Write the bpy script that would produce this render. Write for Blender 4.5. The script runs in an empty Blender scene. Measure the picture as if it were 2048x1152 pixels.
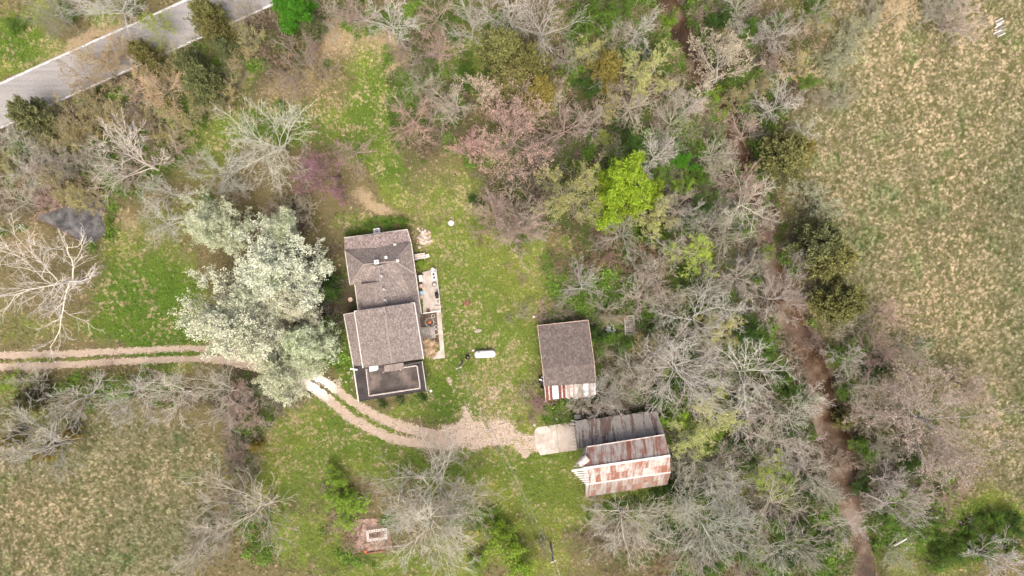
import bpy, math, random
import numpy as np
from mathutils import Vector, Matrix

# ------------------------------------------------------------------ camera, sky, sun, exposure
S = 0.0715            # metres per photo pixel (2048 wide) on the ground
H = 98.0              # camera height
scene = bpy.context.scene
cam_d = bpy.data.cameras.new('camera'); cam = bpy.data.objects.new('camera', cam_d)
scene.collection.objects.link(cam)
cam.location = (0, 0, H); cam.rotation_euler = (0, 0, 0)
cam_d.sensor_width = 36; cam_d.angle = 2 * math.atan(1024 * S / H)
cam_d.clip_start = 1; cam_d.clip_end = 4000
scene.camera = cam
SUN_EL, SUN_AZ = math.radians(64), math.radians(172)      # azimuth clockwise from +Y (north)
world = bpy.data.worlds.new('World'); scene.world = world; world.use_nodes = True
wn = world.node_tree.nodes; wl = world.node_tree.links
sky = wn.new('ShaderNodeTexSky'); sky.sky_type = 'NISHITA'; sky.sun_disc = False
sky.sun_elevation = SUN_EL; sky.sun_rotation = SUN_AZ
sky.air_density = 0.7; sky.dust_density = 8.0; sky.ozone_density = 0.0
bg = wn['Background']; bg.inputs['Strength'].default_value = 0.16
wl.new(sky.outputs[0], bg.inputs[0])
sun_d = bpy.data.lights.new('sun', 'SUN'); sun = bpy.data.objects.new('sun', sun_d)
scene.collection.objects.link(sun)
sun_d.energy = 1.4; sun_d.angle = math.radians(26); sun_d.color = (1.0, 0.96, 0.9)
sdir = Vector((math.sin(SUN_AZ) * math.cos(SUN_EL), math.cos(SUN_AZ) * math.cos(SUN_EL), math.sin(SUN_EL)))
sun.rotation_euler = (-sdir).to_track_quat('-Z', 'Y').to_euler(); sun.location = sdir * 300
scene.view_settings.view_transform = 'Standard'; scene.view_settings.look = 'None'
scene.view_settings.exposure = 0.7; scene.view_settings.gamma = 1.0
scene.view_settings.use_curve_mapping = False
scene.cycles.max_bounces = 6; scene.cycles.diffuse_bounces = 3; scene.cycles.transparent_max_bounces = 8

R = np.random.default_rng(7)
random.seed(7)

# ------------------------------------------------------------------ helpers
def P(px, py, z=0.0):
    k = S * (H - z) / H
    return Vector(((px - 1024) * k, (576 - py) * k, z))
def pxg(px, py):
    return ((px - 1024) * S, (576 - py) * S)

_lat = np.random.default_rng(99).random((256, 256))
def vnoise(x, y, sc, off=0):
    x = np.asarray(x) / sc + 37.7 + off * 17.31; y = np.asarray(y) / sc + 91.3 + off * 5.77
    xi = np.floor(x).astype(int); yi = np.floor(y).astype(int)
    fx = x - xi; fy = y - yi
    fx = fx * fx * (3 - 2 * fx); fy = fy * fy * (3 - 2 * fy)
    g = lambda a, b: _lat[a % 256, b % 256]
    return ((g(xi, yi) * (1 - fx) + g(xi + 1, yi) * fx) * (1 - fy)
            + (g(xi, yi + 1) * (1 - fx) + g(xi + 1, yi + 1) * fx) * fy)
def fbm(x, y, sc, off=0, o=4):
    v = 0; a = 1; t = 0
    for i in range(o):
        v = v + a * vnoise(x, y, sc / 2 ** i, off + i * 3); t += a; a *= 0.55
    return v / t
def sstep(a, b, x):
    t = np.clip((x - a) / (b - a), 0, 1); return t * t * (3 - 2 * t)

def new_mat(name):
    m = bpy.data.materials.new(name); m.use_nodes = True
    nt = m.node_tree; b = nt.nodes['Principled BSDF']
    b.inputs['Specular IOR Level'].default_value = 0.25
    return m, nt, b
def node(nt, t, **kw):
    n = nt.nodes.new(t)
    for k, v in kw.items(): setattr(n, k, v)
    return n
def ramp(nt, fac, stops):
    r = node(nt, 'ShaderNodeValToRGB'); e = r.color_ramp.elements
    while len(e) < len(stops): e.new(0.5)
    for i, (p, c) in enumerate(stops):
        e[i].position = p; e[i].color = (*c, 1) if len(c) == 3 else c
    nt.links.new(fac, r.inputs[0]); return r.outputs[0]
def noise(nt, vec, scale, detail=4, rough=0.6, dist=0):
    n = node(nt, 'ShaderNodeTexNoise'); n.inputs['Scale'].default_value = scale
    n.inputs['Detail'].default_value = detail; n.inputs['Roughness'].default_value = rough
    n.inputs['Distortion'].default_value = dist
    if vec is not None: nt.links.new(vec, n.inputs['Vector'])
    return n.outputs['Fac']
def objco(nt, scale=None):
    t = node(nt, 'ShaderNodeTexCoord')
    if scale is None: return t.outputs['Object']
    m = node(nt, 'ShaderNodeMapping'); m.inputs['Scale'].default_value = scale
    nt.links.new(t.outputs['Object'], m.inputs['Vector']); return m.outputs[0]
def mixc(nt, fac, a, b, mode='MIX'):
    m = node(nt, 'ShaderNodeMix', data_type='RGBA', blend_type=mode)
    for s, v in ((m.inputs[0], fac), (m.inputs[6], a), (m.inputs[7], b)):
        if isinstance(v, (int, float)): s.default_value = v
        elif isinstance(v, tuple): s.default_value = (*v, 1) if len(v) == 3 else v
        else: nt.links.new(v, s)
    return m.outputs[2]
def math_n(nt, op, a, b=0.0):
    m = node(nt, 'ShaderNodeMath', operation=op)
    for s, v in ((m.inputs[0], a), (m.inputs[1], b)):
        if isinstance(v, (int, float)): s.default_value = v
        else: nt.links.new(v, s)
    return m.outputs[0]
def bump(nt, b, h, strength=0.4, dist=0.05):
    n = node(nt, 'ShaderNodeBump'); n.inputs['Strength'].default_value = strength
    n.inputs['Distance'].default_value = dist
    nt.links.new(h, n.inputs['Height']); nt.links.new(n.outputs[0], b.inputs['Normal'])
def mat_noise(name, c0, c1, scale, rough=0.85, c2=None, scale2=None, bmp=0.0, mid=(0.35, 0.65)):
    m, nt, b = new_mat(name); co = objco(nt)
    col = ramp(nt, noise(nt, co, scale), [(mid[0], c0), (mid[1], c1)])
    if c2 is not None:
        f = ramp(nt, noise(nt, co, scale2), [(0.45, (0, 0, 0)), (0.68, (1, 1, 1))])
        col = mixc(nt, f, col, c2)
    nt.links.new(col, b.inputs['Base Color']); b.inputs['Roughness'].default_value = rough
    if bmp: bump(nt, b, noise(nt, co, scale * 1.7), bmp)
    return m

class MB:
    def __init__(s): s.v = []; s.f = []
    def poly(s, pts):
        n = len(s.v); s.v += [tuple(p) for p in pts]; s.f.append(list(range(n, n + len(pts)))); return s
    def slab(s, pts, th):
        """polygon pts (counter-clockwise seen from above) thickened downwards"""
        pts = [Vector(p) for p in pts]
        a = 0
        for i in range(len(pts)):
            q = pts[(i + 1) % len(pts)]; a += pts[i].x * q.y - q.x * pts[i].y
        if a < 0: pts = pts[::-1]
        n = len(s.v); k = len(pts)
        s.v += [tuple(p) for p in pts] + [(p.x, p.y, p.z - th) for p in pts]
        s.f.append(list(range(n, n + k))); s.f.append([n + k + i for i in range(k)][::-1])
        for i in range(k):
            j = (i + 1) % k
            s.f.append([n + i, n + k + i, n + k + j, n + j])
        return s
    def prism(s, pts, z0, z1):
        return s.slab([(p[0], p[1], z1) for p in pts], z1 - z0)
    def box(s, c, size, rz=0, rx=0, ry=0):
        M = Matrix.Translation(Vector(c)) @ Matrix.Rotation(rz, 4, 'Z') @ Matrix.Rotation(ry, 4, 'Y') @ Matrix.Rotation(rx, 4, 'X')
        x, y, z = [q / 2 for q in size]; n = len(s.v)
        for dz in (-z, z):
            for dx, dy in ((-x, -y), (x, -y), (x, y), (-x, y)):
                s.v.append(tuple(M @ Vector((dx, dy, dz))))
        for f in ((3, 2, 1, 0), (4, 5, 6, 7), (0, 1, 5, 4), (1, 2, 6, 5), (2, 3, 7, 6), (3, 0, 4, 7)):
            s.f.append([n + i for i in f])
        return s
    def bar(s, a, b, w, h=None):
        a, b = Vector(a), Vector(b); h = h or w; d = b - a; L = d.length
        q = d.to_track_quat('X', 'Z').to_matrix().to_4x4()
        M = Matrix.Translation((a + b) / 2) @ q; n = len(s.v)
        x, y, z = L / 2, w / 2, h / 2
        for dz in (-z, z):
            for dx, dy in ((-x, -y), (x, -y), (x, y), (-x, y)):
                s.v.append(tuple(M @ Vector((dx, dy, dz))))
        for f in ((3, 2, 1, 0), (4, 5, 6, 7), (0, 1, 5, 4), (1, 2, 6, 5), (2, 3, 7, 6), (3, 0, 4, 7)):
            s.f.append([n + i for i in f])
        return s
    def lathe(s, c, prof, n=20, axis=None):
        """prof: list of (r, z); revolve about z at c (or a given axis matrix)"""
        M = axis or Matrix.Identity(4); c = Vector(c); b = len(s.v)
        for r, z in prof:
            for i in range(n):
                t = 2 * math.pi * i / n
                s.v.append(tuple(c + M @ Vector((r * math.cos(t), r * math.sin(t), z))))
        for k in range(len(prof) - 1):
            for i in range(n):
                j = (i + 1) % n
                s.f.append([b + k * n + i, b + k * n + j, b + (k + 1) * n + j, b + (k + 1) * n + i])
        s.f.append([b + i for i in range(n)][::-1]); s.f.append([b + (len(prof) - 1) * n + i for i in range(n)])
        return s
    def mesh(s, name):
        me = bpy.data.meshes.new(name); me.from_pydata(s.v, [], s.f); me.update(); return me
    def build(s, name, mat, parent=None, smooth=False):
        me = s.mesh(name); me.materials.append(mat)
        if smooth: me.shade_smooth()
        o = bpy.data.objects.new(name, me); scene.collection.objects.link(o)
        if parent is not None:
            o.parent = parent
            o.matrix_parent_inverse = Matrix.Translation(-parent.location)
        return o
def tag(o, label=None, cat=None, group=None, kind=None):
    if label: o['label'] = label
    if cat: o['category'] = cat
    if group: o['group'] = group
    if kind: o['kind'] = kind
    return o
def empty(name, loc, label=None, cat=None, group=None):
    o = bpy.data.objects.new(name, None); scene.collection.objects.link(o); o.location = loc
    o.empty_display_size = 0.5
    return tag(o, label, cat, group)
def np_mesh(name, V, Q, mat=None, smooth=False):
    """V (n,3), Q (m,k) with k = 3 or 4"""
    me = bpy.data.meshes.new(name); V = np.ascontiguousarray(V, np.float32); Q = np.ascontiguousarray(Q, np.int32)
    me.vertices.add(len(V)); me.vertices.foreach_set('co', V.ravel())
    m, k = Q.shape
    me.loops.add(m * k); me.loops.foreach_set('vertex_index', Q.ravel())
    me.polygons.add(m); me.polygons.foreach_set('loop_start', np.arange(0, m * k, k, dtype=np.int32))
    me.update(calc_edges=True)
    if smooth: me.shade_smooth()
    if mat: me.materials.append(mat)
    return me
def add_obj(name, me, parent=None, loc=None):
    o = bpy.data.objects.new(name, me); scene.collection.objects.link(o)
    if parent is not None: o.parent = parent
    if loc is not None: o.location = loc
    return o

# ------------------------------------------------------------------ layout of the ground (photo pixels)
CREEK = np.array([1, 1, .9]) * np.array([(1300, -220, 26), (1318, -90, 27), (1338, 0, 27), (1366, 60, 24), (1395, 120, 22), (1425, 170, 20), (1452, 215, 18),
                  (1470, 270, 20), (1492, 325, 22), (1520, 390, 22), (1538, 460, 22), (1552, 530, 24), (1572, 600, 28),
                  (1600, 660, 30), (1628, 700, 28), (1648, 760, 30), (1662, 830, 34), (1676, 880, 38), (1692, 930, 34),
                  (1702, 985, 34), (1714, 1040, 28), (1730, 1090, 26), (1740, 1152, 24), (1760, 1260, 26), (1790, 1420, 26)], float)
POND0 = [(70, 431), (87, 424), (105, 418), (133, 407), (167, 385), (190, 381), (206, 398), (210, 424), (203, 437), (210, 452),
        (207, 472), (190, 483), (167, 485), (150, 478), (128, 464), (99, 450), (77, 439)]
POND = POND0
TRACK_A = [(-300, 716, 7), (0, 711, 7), (120, 708, 7), (250, 702, 6.5), (380, 697, 6.5), (450, 702, 6.5), (530, 716, 8), (600, 741, 9), (648, 762, 8),
           (679, 785, 8), (716, 810, 8.5), (762, 837, 10), (800, 851, 11), (850, 866, 10), (905, 874, 9)]
TRACK_B = [(-300, 738, 7), (0, 733, 7), (130, 729, 7), (260, 722, 7), (420, 718, 7), (500, 730, 9), (560, 744, 9), (600, 760, 10), (628, 777, 9),
           (662, 803, 9), (704, 837, 9.5), (752, 863, 9.5), (791, 879, 9.5), (848, 887, 9), (905, 888, 10)]
ROAD = [(-420, 400), (-150, 279), (0, 212), (94, 169), (205, 119), (300, 77), (390, 36), (470, -1), (620, -70), (900, -205)]
RHW = 43.0

def dense(pl, step):
    """resample a polyline (with extra columns) with a smooth curve"""
    a = np.array(pl, float); out = []
    for i in range(len(a) - 1):
        p0 = a[max(i - 1, 0)]; p1 = a[i]; p2 = a[i + 1]; p3 = a[min(i + 2, len(a) - 1)]
        n = max(2, int(np.hypot(*(p2 - p1)[:2]) / step))
        for k in range(n):
            t = k / n
            out.append(0.5 * ((2 * p1) + (p2 - p0) * t + (2 * p0 - 5 * p1 + 4 * p2 - p3) * t * t + (3 * p1 - p0 - 3 * p2 + p3) * t ** 3))
    out.append(a[-1]); return np.array(out)
def dist_poly(x, y, pl):
    """distance (px) to polyline and signed side, with interpolated extra column"""
    best = np.full(x.shape, 1e9); w = np.zeros(x.shape); side = np.zeros(x.shape)
    for i in range(len(pl) - 1):
        ax, ay = pl[i][0], pl[i][1]; bx, by = pl[i + 1][0], pl[i + 1][1]
        dx, dy = bx - ax, by - ay; t = np.clip(((x - ax) * dx + (y - ay) * dy) / (dx * dx + dy * dy), 0, 1)
        d = np.hypot(x - ax - t * dx, y - ay - t * dy); m = d < best
        best = np.where(m, d, best)
        side = np.where(m, np.sign((x - ax) * dy - (y - ay) * dx), side)
        if len(pl[i]) > 2: w = np.where(m, pl[i][2] * (1 - t) + pl[i + 1][2] * t, w)
    return best, w, side
POND = [tuple(p) for p in dense(POND0 + [POND0[0]], 9)[:-1]]
def in_poly(x, y, poly):
    c = np.zeros(x.shape, bool); n = len(poly)
    for i in range(n):
        x0, y0 = poly[i]; x1, y1 = poly[(i + 1) % n]
        c ^= ((y0 > y) != (y1 > y)) & (x < (x1 - x0) * (y - y0) / (y1 - y0 + 1e-9) + x0)
    return c
def poly_sd(x, y, poly):
    d = dist_poly(x, y, list(poly) + [poly[0]])[0]
    return np.where(in_poly(x, y, poly), -d, d)
def blobs(x, y, L, k=1.0):
    v = np.zeros(x.shape)
    for cx, cy, rx, ry, a, w in L:
        ca, sa = math.cos(math.radians(a)), math.sin(math.radians(a))
        u = ((x - cx) * ca + (y - cy) * sa) / (rx * k); t = (-(x - cx) * sa + (y - cy) * ca) / (ry * k)
        v = v + w * np.exp(-(u * u + t * t) ** 1.15)
    return v
# lush green, tan dry grass, brown leaf litter, pale gravel: what grows where
GREEN = [(300, 590, 95, 75, 0, 1.1), (330, 680, 70, 40, 0, .5), (240, 510, 60, 40, 0, .5), (200, 645, 120, 30, 0, .4), (1000, 560, 110, 160, 0, .65), (940, 470, 60, 90, 0, .5), (905, 590, 40, 120, 0, .75),
         (985, 700, 90, 110, 0, .75), (1050, 560, 80, 80, 0, .35), (890, 720, 50, 70, 0, .5), (730, 210, 55, 75, 20, .75), (760, 270, 60, 60, 0, .7),
         (790, 340, 60, 40, 0, .7), (850, 400, 60, 40, 0, .3), (740, 150, 50, 70, 0, .4), (490, 250, 80, 50, 0, .7), (575, 250, 60, 60, 0, .7), (640, 230, 50, 40, 0, .5), (480, 130, 30, 20, -25, .9),
         (20, 90, 60, 40, 0, 1.0), (50, 125, 60, 20, -20, .6), (690, 850, 70, 60, 20, .75), (620, 880, 70, 60, 0, .45), (870, 815, 80, 35, -10, .85), (690, 720, 30, 60, 0, .7), (750, 455, 90, 14, -8, 1.0),
         (820, 925, 180, 30, 5, .75), (1080, 970, 100, 80, 0, .55), (1120, 1040, 60, 130, 0, .5), (1000, 930, 100, 40, 0, .5), (900, 1130, 200, 40, 0, .35), (720, 1130, 120, 60, 0, .5), (1040, 830, 60, 40, 0, .45),
         (1080, 870, 40, 30, 0, .3), (1900, 1080, 150, 70, -10, .85), (1990, 1030, 80, 50, 0, .7), (1640, 1110, 50, 60, 0, .9), (1360, 1000, 60, 60, 0, .4), (1320, 1010, 110, 40, 0, .5), (60, 720, 70, 7, 0, .9), (200, 718, 120, 6, 0, .45),
         (870, 870, 40, 30, 0, -.4), (1440, 60, 40, 40, 0, .5), (1640, 30, 60, 40, 0, .4), (950, 60, 60, 80, 0, .6), (930, 140, 40, 60, 0, .6), (1150, 60, 80, 70, 0, .5), (60, 20, 90, 30, 0, .6), (240, 30, 60, 30, -20, .7), (380, 680, 60, 20, 0, .3), (640, 650, 40, 70, 0, .4), (20, 640, 60, 50, 0, .4), (90, 820, 70, 30, 0, .5), (240, 760, 140, 14, 0, .5), (1300, 80, 60, 90, 0, .5), (1350, 650, 200, 200, 0, .35), (1450, 1020, 200, 120, 0, .35), (330, 240, 60, 60, 0, .3), (1830, 900, 60, 60, 0, .3), (180, 260, 160, 40, -24, .4), (380, 170, 100, 40, -24, .45), (130, 330, 120, 50, 0, .35), (420, 300, 60, 90, 20, .4), (250, 330, 80, 60, 0, .3), (330, 440, 60, 40, 0, .4), (480, 430, 80, 40, 0, .3), (1040, 480, 60, 30, 0, .4), (600, 950, 120, 100, 0, .55), (600, 1100, 110, 70, 0, .45), (560, 880, 70, 60, 0, .3), (960, 1060, 120, 90, 0, .35), (1180, 940, 60, 60, 0, .4)]
FIELD = [(1860, 400, 290, 400, 0, 1.3), (2000, 200, 200, 350, 0, .7), (1950, 640, 190, 140, 0, .6), (2050, 800, 90, 150, 0, .5), (160, 1030, 270, 190, 0, 1.3), (330, 930, 130, 90, 0, .6), (-80, 1050, 200, 220, 0, .8), (2200, 400, 300, 700, 0, 1)]
TAN = [(150, 95, 120, 20, -24, 1.1), (230, 50, 60, 18, -24, .7), (760, 410, 70, 24, -6, .8), (800, 130, 50, 60, 0, .7), (740, 90, 60, 50, 0, .6), (680, 70, 40, 50, 0, .5), (1010, 770, 60, 60, 0, .5), (960, 600, 60, 30, 0, .4), (1080, 605, 50, 22, 0, .7), (975, 780, 40, 50, 0, .7), (1020, 820, 50, 50, 0, .4), (880, 520, 14, 60, 5, .6), (905, 630, 50, 14, 0, .45), (880, 400, 40, 40, 0, .4), (850, 480, 24, 24, 0, .6), (700, 400, 60, 40, 0, .3),
       (560, 850, 60, 50, 0, .35), (600, 150, 90, 80, 0, .5), (440, 400, 70, 90, 0, .4), (80, 470, 100, 50, 0, .25), (20, 460, 60, 60, 0, .25), (250, 450, 50, 40, 0, .35), (1760, 130, 100, 100, 0, .5), (1280, 560, 60, 40, 0, .2), (860, 780, 50, 30, 0, .3), (150, 620, 60, 40, 0, .3), (280, 470, 40, 30, 0, .4)]
LITTER = [(1320, 480, 380, 560, 8, .9), (1330, 150, 380, 220, 0, .7), (1560, 900, 250, 360, 10, .9), (300, 200, 330, 130, -24, .8), (120, 340, 220, 130, 0, .85), (620, 60, 160, 90, 0, .5), (850, 100, 90, 180, 10, .5), (860, 240, 70, 90, 0, .4), (1010, 440, 80, 70, 0, .8), (250, 790, 300, 55, 0, .8),
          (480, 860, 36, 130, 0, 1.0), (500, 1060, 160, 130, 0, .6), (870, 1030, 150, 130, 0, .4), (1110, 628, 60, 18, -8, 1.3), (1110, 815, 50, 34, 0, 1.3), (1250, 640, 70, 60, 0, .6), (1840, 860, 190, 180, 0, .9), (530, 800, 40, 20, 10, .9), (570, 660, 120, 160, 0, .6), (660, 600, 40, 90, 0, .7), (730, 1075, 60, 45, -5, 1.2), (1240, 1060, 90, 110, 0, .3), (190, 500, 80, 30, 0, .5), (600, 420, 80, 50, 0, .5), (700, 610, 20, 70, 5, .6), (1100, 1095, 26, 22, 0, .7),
          (1500, 1050, 250, 150, 0, .4), (1490, 250, 90, 190, 20, .5), (1940, 10, 140, 40, 0, .5)]
GRAVEL = [(965, 880, 110, 17, 3, .85), (1035, 886, 55, 17, 2, .85), (900, 862, 40, 16, -35, .6), (945, 850, 45, 16, 35, .55), (935, 825, 12, 40, 15, .4), (985, 850, 40, 30, 0, .35), (905, 775, 8, 34, -30, .62), (890, 755, 14, 12, 0, .4), (985, 785, 26, 22, 0, .5), (860, 790, 14, 8, 0, .4), (690, 758, 30, 4, 3, .7), (700, 780, 22, 4, 5, .55), (1000, 845, 40, 26, 0, .4), (848, 478, 14, 16, 0, .7), (1010, 870, 50, 30, 0, .3)]
LUSH = [(300, 600, 140, 110, 0, 1.0), (745, 220, 60, 100, 15, .8), (560, 260, 120, 55, 0, .8), (800, 335, 70, 45, 0, .8), (690, 850, 90, 70, 0, .6), (880, 925, 180, 40, 0, .6), (900, 690, 40, 120, 0, .55), (20, 90, 70, 50, 0, .9),
        (1080, 980, 80, 90, 0, .4), (1900, 1080, 160, 80, 0, .8), (870, 815, 80, 35, 0, .8), (690, 720, 30, 70, 0, .8), (750, 455, 90, 16, -8, .9), (1640, 1110, 60, 70, 0, .8), (480, 130, 40, 24, -25, .9), (720, 1130, 120, 60, 0, .4), (300, 690, 250, 22, 0, .6), (985, 700, 80, 70, 0, .45), (930, 520, 60, 90, 0, .4), (1000, 600, 90, 60, 0, .25), (600, 950, 100, 80, 0, .4), (1320, 1010, 110, 50, 0, .6)]
def lush_at(wx, wy):
    px = wx / S + 1024; py = 576 - wy / S
    return np.clip(blobs(px + 90 * (fbm(wx, wy, 6, 201) - .5), py + 90 * (fbm(wx, wy, 6, 205) - .5), LUSH), 0, 1)
def zones(wx, wy):
    px = wx / S + 1024; py = 576 - wy / S
    jx = px + 130 * (fbm(wx, wy, 7, 1, 5) - .5); jy = py + 130 * (fbm(wx, wy, 7, 5, 5) - .5)
    g = blobs(jx, jy, GREEN, 1.22); fl = blobs(jx, jy, FIELD); t = blobs(jx, jy, TAN); l = blobs(jx, jy, LITTER)
    rr_ = np.hypot(px - 560, py - 775); an_ = np.degrees(np.arctan2(py - 775, px - 560)); arc_ = ((an_ > 12) & (an_ < 85))
    for q_ in (84, 97, 138, 152, 165): t = t + .75 * arc_ * np.exp(-((rr_ + 5 * (fbm(wx, wy, 4, 33) - .5) - q_) / 2.6) ** 2)
    gr = blobs(px + 60 * (fbm(wx, wy, 2.2, 21) - .5), py + 60 * (fbm(wx, wy, 2.2, 25) - .5), GRAVEL)
    l = l * (1 - sstep(.15, .7, fl) * .9)
    g = g * (1 - .5 * sstep(.4, 1.0, fl))
    cd, cw, cs = dist_poly(px, py, CREEK)
    mud = 1 - sstep(0.7, 1.3, cd / np.maximum(cw, 1) + 1.1 * (fbm(wx, wy, 3.5, 40) - .5))
    pd = poly_sd(px, py, POND)
    mud = np.maximum(mud, (1 - sstep(0, 5, pd)) * .8)
    rd = dist_poly(px, py, ROAD)[0]
    return px, py, g, fl, t, l, gr, mud, cd, cw, cs, pd, rd

def ground_z(px, py, cd, cw, pd, wx, wy):
    w = cw * S; d = cd * S * (1 + .7 * (fbm(wx, wy, 4, 44) - .5))
    z = -1.7 * (1 - sstep(w * 0.85, w + 1.1, d)) + (fbm(wx, wy, 3, 60) - .5) * .55 * (1 - sstep(w * .6, w * 1.2, d))
    z = z - 1.0 * (1 - sstep(-22, 6, pd))
    return z

# ------------------------------------------------------------------ ground: one sheet to the horizon
def axis_lines(half, step):
    a = list(np.arange(-half, half + 1e-6, step)); x = half; d = step
    while x < 2200:
        d *= 1.35; x += d; a.append(x); a.insert(0, -x)
    return np.array(a)
gx = axis_lines(86, 0.42); gy = axis_lines(52, 0.42)
GX, GY = np.meshgrid(gx, gy); wx = GX.ravel(); wy = GY.ravel()
px, py, g, fl, t, l, gr, mud, cd, cw, cs, pd, rd = zones(wx, wy)
gz = ground_z(px, py, cd, cw, pd, wx, wy)
far = sstep(90, 400, np.maximum(np.abs(wx), np.abs(wy) * 1.5))
gz = gz * (1 - far)
l = np.maximum(l, far * .5); fl = np.maximum(fl, far * fbm(wx, wy, 90, 70))
nx, ny = len(gx), len(gy)
ii = (np.arange(ny - 1)[:, None] * nx + np.arange(nx - 1)[None, :]).ravel()
Q = np.stack([ii, ii + 1, ii + nx + 1, ii + nx], 1)

m, nt, b = new_mat('ground_soil')
co = objco(nt)
def attr(n):
    a = node(nt, 'ShaderNodeAttribute'); a.attribute_name = n; return a.outputs['Fac']
n1 = noise(nt, co, 0.5, 5); n2 = noise(nt, co, 2.2, 5, .65); n3 = noise(nt, co, 7, 4, .7)
def thr(a, nn, lo, hi, k=0.9):
    v = math_n(nt, 'ADD', a, math_n(nt, 'MULTIPLY', math_n(nt, 'SUBTRACT', nn, 0.5), k))
    return ramp(nt, v, [(lo, (0, 0, 0)), (hi, (1, 1, 1))])
base = ramp(nt, n3, [(.3, (.07, .065, .025)), (.7, (.2, .165, .085))])
fieldc = ramp(nt, n3, [(.32, (.075, .075, .03)), (.5, (.14, .13, .065)), (.7, (.26, .225, .14))])
tanc = ramp(nt, n3, [(.3, (.2, .15, .085)), (.7, (.42, .33, .21))])
greenc = ramp(nt, n3, [(.3, (.075, .11, .02)), (.7, (.19, .22, .055))])
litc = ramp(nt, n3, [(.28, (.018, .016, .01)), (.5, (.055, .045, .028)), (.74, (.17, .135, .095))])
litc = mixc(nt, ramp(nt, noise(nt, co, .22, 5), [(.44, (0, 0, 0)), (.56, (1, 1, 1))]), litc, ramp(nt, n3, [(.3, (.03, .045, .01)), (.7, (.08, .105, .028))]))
gravc = ramp(nt, noise(nt, co, 6, 4, .8), [(.3, (.22, .165, .12)), (.5, (.42, .34, .27)), (.7, (.62, .54, .46))])
mudc = ramp(nt, n2, [(.32, (.085, .05, .032)), (.5, (.175, .122, .09)), (.68, (.27, .21, .168))])
c = mixc(nt, thr(attr('field'), n2, .35, .7, .5), base, fieldc)
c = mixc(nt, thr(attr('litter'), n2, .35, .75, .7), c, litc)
c = mixc(nt, thr(attr('tan'), n2, .35, .65, 1.1), c, tanc)
greenc = mixc(nt, attr('lush'), greenc, ramp(nt, n3, [(.3, (.04, .075, .012)), (.7, (.1, .16, .028))]))
c = mixc(nt, thr(attr('green'), n2, .3, .62, 1.0), c, greenc)
c = mixc(nt, thr(attr('gravel'), math_n(nt, 'ADD', math_n(nt, 'MULTIPLY', n2, .6), math_n(nt, 'MULTIPLY', n3, .4)), .42, .6, 2.4), c, gravc)
c = mixc(nt, thr(attr('mud'), n2, .4, .6, .6), c, mudc)
nt.links.new(c, b.inputs['Base Color']); b.inputs['Roughness'].default_value = .95
b.inputs['Specular IOR Level'].default_value = .1
bump(nt, b, math_n(nt, 'ADD', n3, math_n(nt, 'MULTIPLY', n2, 1.5)), .9, .12)
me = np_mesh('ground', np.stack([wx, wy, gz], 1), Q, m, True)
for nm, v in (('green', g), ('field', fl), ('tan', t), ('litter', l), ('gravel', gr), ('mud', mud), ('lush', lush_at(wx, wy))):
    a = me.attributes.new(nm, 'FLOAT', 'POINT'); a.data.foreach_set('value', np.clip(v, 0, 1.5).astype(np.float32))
tag(add_obj('ground', me), kind='structure')

# ------------------------------------------------------------------ road, driveway, creek, pond
def strip(pl, hw_l, hw_r, z, step=6, jit=0.0, seed=0):
    """ribbon along pixel polyline; half widths in px"""
    a = dense(pl, step); d = np.gradient(a[:, :2], axis=0); d /= np.linalg.norm(d, axis=1)[:, None]
    nrm = np.stack([-d[:, 1], d[:, 0]], 1); r = np.random.default_rng(seed)
    jl = jit * (r.random(len(a)) - .5) * 2; jr = jit * (r.random(len(a)) - .5) * 2
    wl_ = (a[:, 2] if hw_l is None else hw_l) + jl; wr_ = (a[:, 2] if hw_r is None else hw_r) + jr
    L = a[:, :2] + nrm * np.reshape(wl_, (-1, 1)); Rr = a[:, :2] - nrm * np.reshape(wr_, (-1, 1)); M_ = (L + Rr) / 2
    V = []
    for A in (L, M_, Rr):
        V.append(np.stack([(A[:, 0] - 1024) * S, (576 - A[:, 1]) * S, np.full(len(A), z)], 1))
    n = len(a); V = np.concatenate(V); Qs = []
    for k in range(2):
        i = np.arange(n - 1) + k * n
        Qs.append(np.stack([i, i + 1, i + 1 + n, i + n], 1))
    return V, np.concatenate(Qs)
m, nt, b = new_mat('asphalt'); co = objco(nt)
rot = node(nt, 'ShaderNodeMapping'); rot.inputs['Rotation'].default_value = (0, 0, -math.radians(24.5)); rot.inputs['Scale'].default_value = (.05, 1.1, 1)
nt.links.new(co, rot.inputs['Vector'])
c = ramp(nt, noise(nt, rot.outputs[0], 1.6, 3), [(.35, (.2, .19, .182)), (.65, (.31, .295, .28))])
c = mixc(nt, .45, c, ramp(nt, noise(nt, co, 6, 5, .75), [(.35, (.13, .125, .12)), (.65, (.4, .385, .37))]))
v = node(nt, 'ShaderNodeTexVoronoi'); v.inputs['Scale'].default_value = 1.1; v.feature = 'DISTANCE_TO_EDGE'
nt.links.new(co, v.inputs['Vector'])
crk = ramp(nt, v.outputs['Distance'], [(.0, (1, 1, 1)), (.02, (0, 0, 0))])
c = mixc(nt, math_n(nt, 'MULTIPLY', crk, ramp(nt, noise(nt, co, .35), [(.5, (0, 0, 0)), (.62, (.5, .5, .5))])), c, (.06, .058, .055))
nt.links.new(c, b.inputs['Base Color']); b.inputs['Roughness'].default_value = .9
bump(nt, b, noise(nt, co, 20), .3, .01)
V, Qd = strip(ROAD, RHW, RHW, .03, 10, 0.9, 3)
road = tag(add_obj('road', np_mesh('road', V, Qd, m)), kind='structure')
paint, nt, b = new_mat('worn_road_paint'); co = objco(nt)
c = ramp(nt, noise(nt, co, 1.3, 5, .75), [(.38, (.26, .25, .24)), (.5, (.58, .57, .55)), (.7, (.7, .69, .67))])
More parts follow.
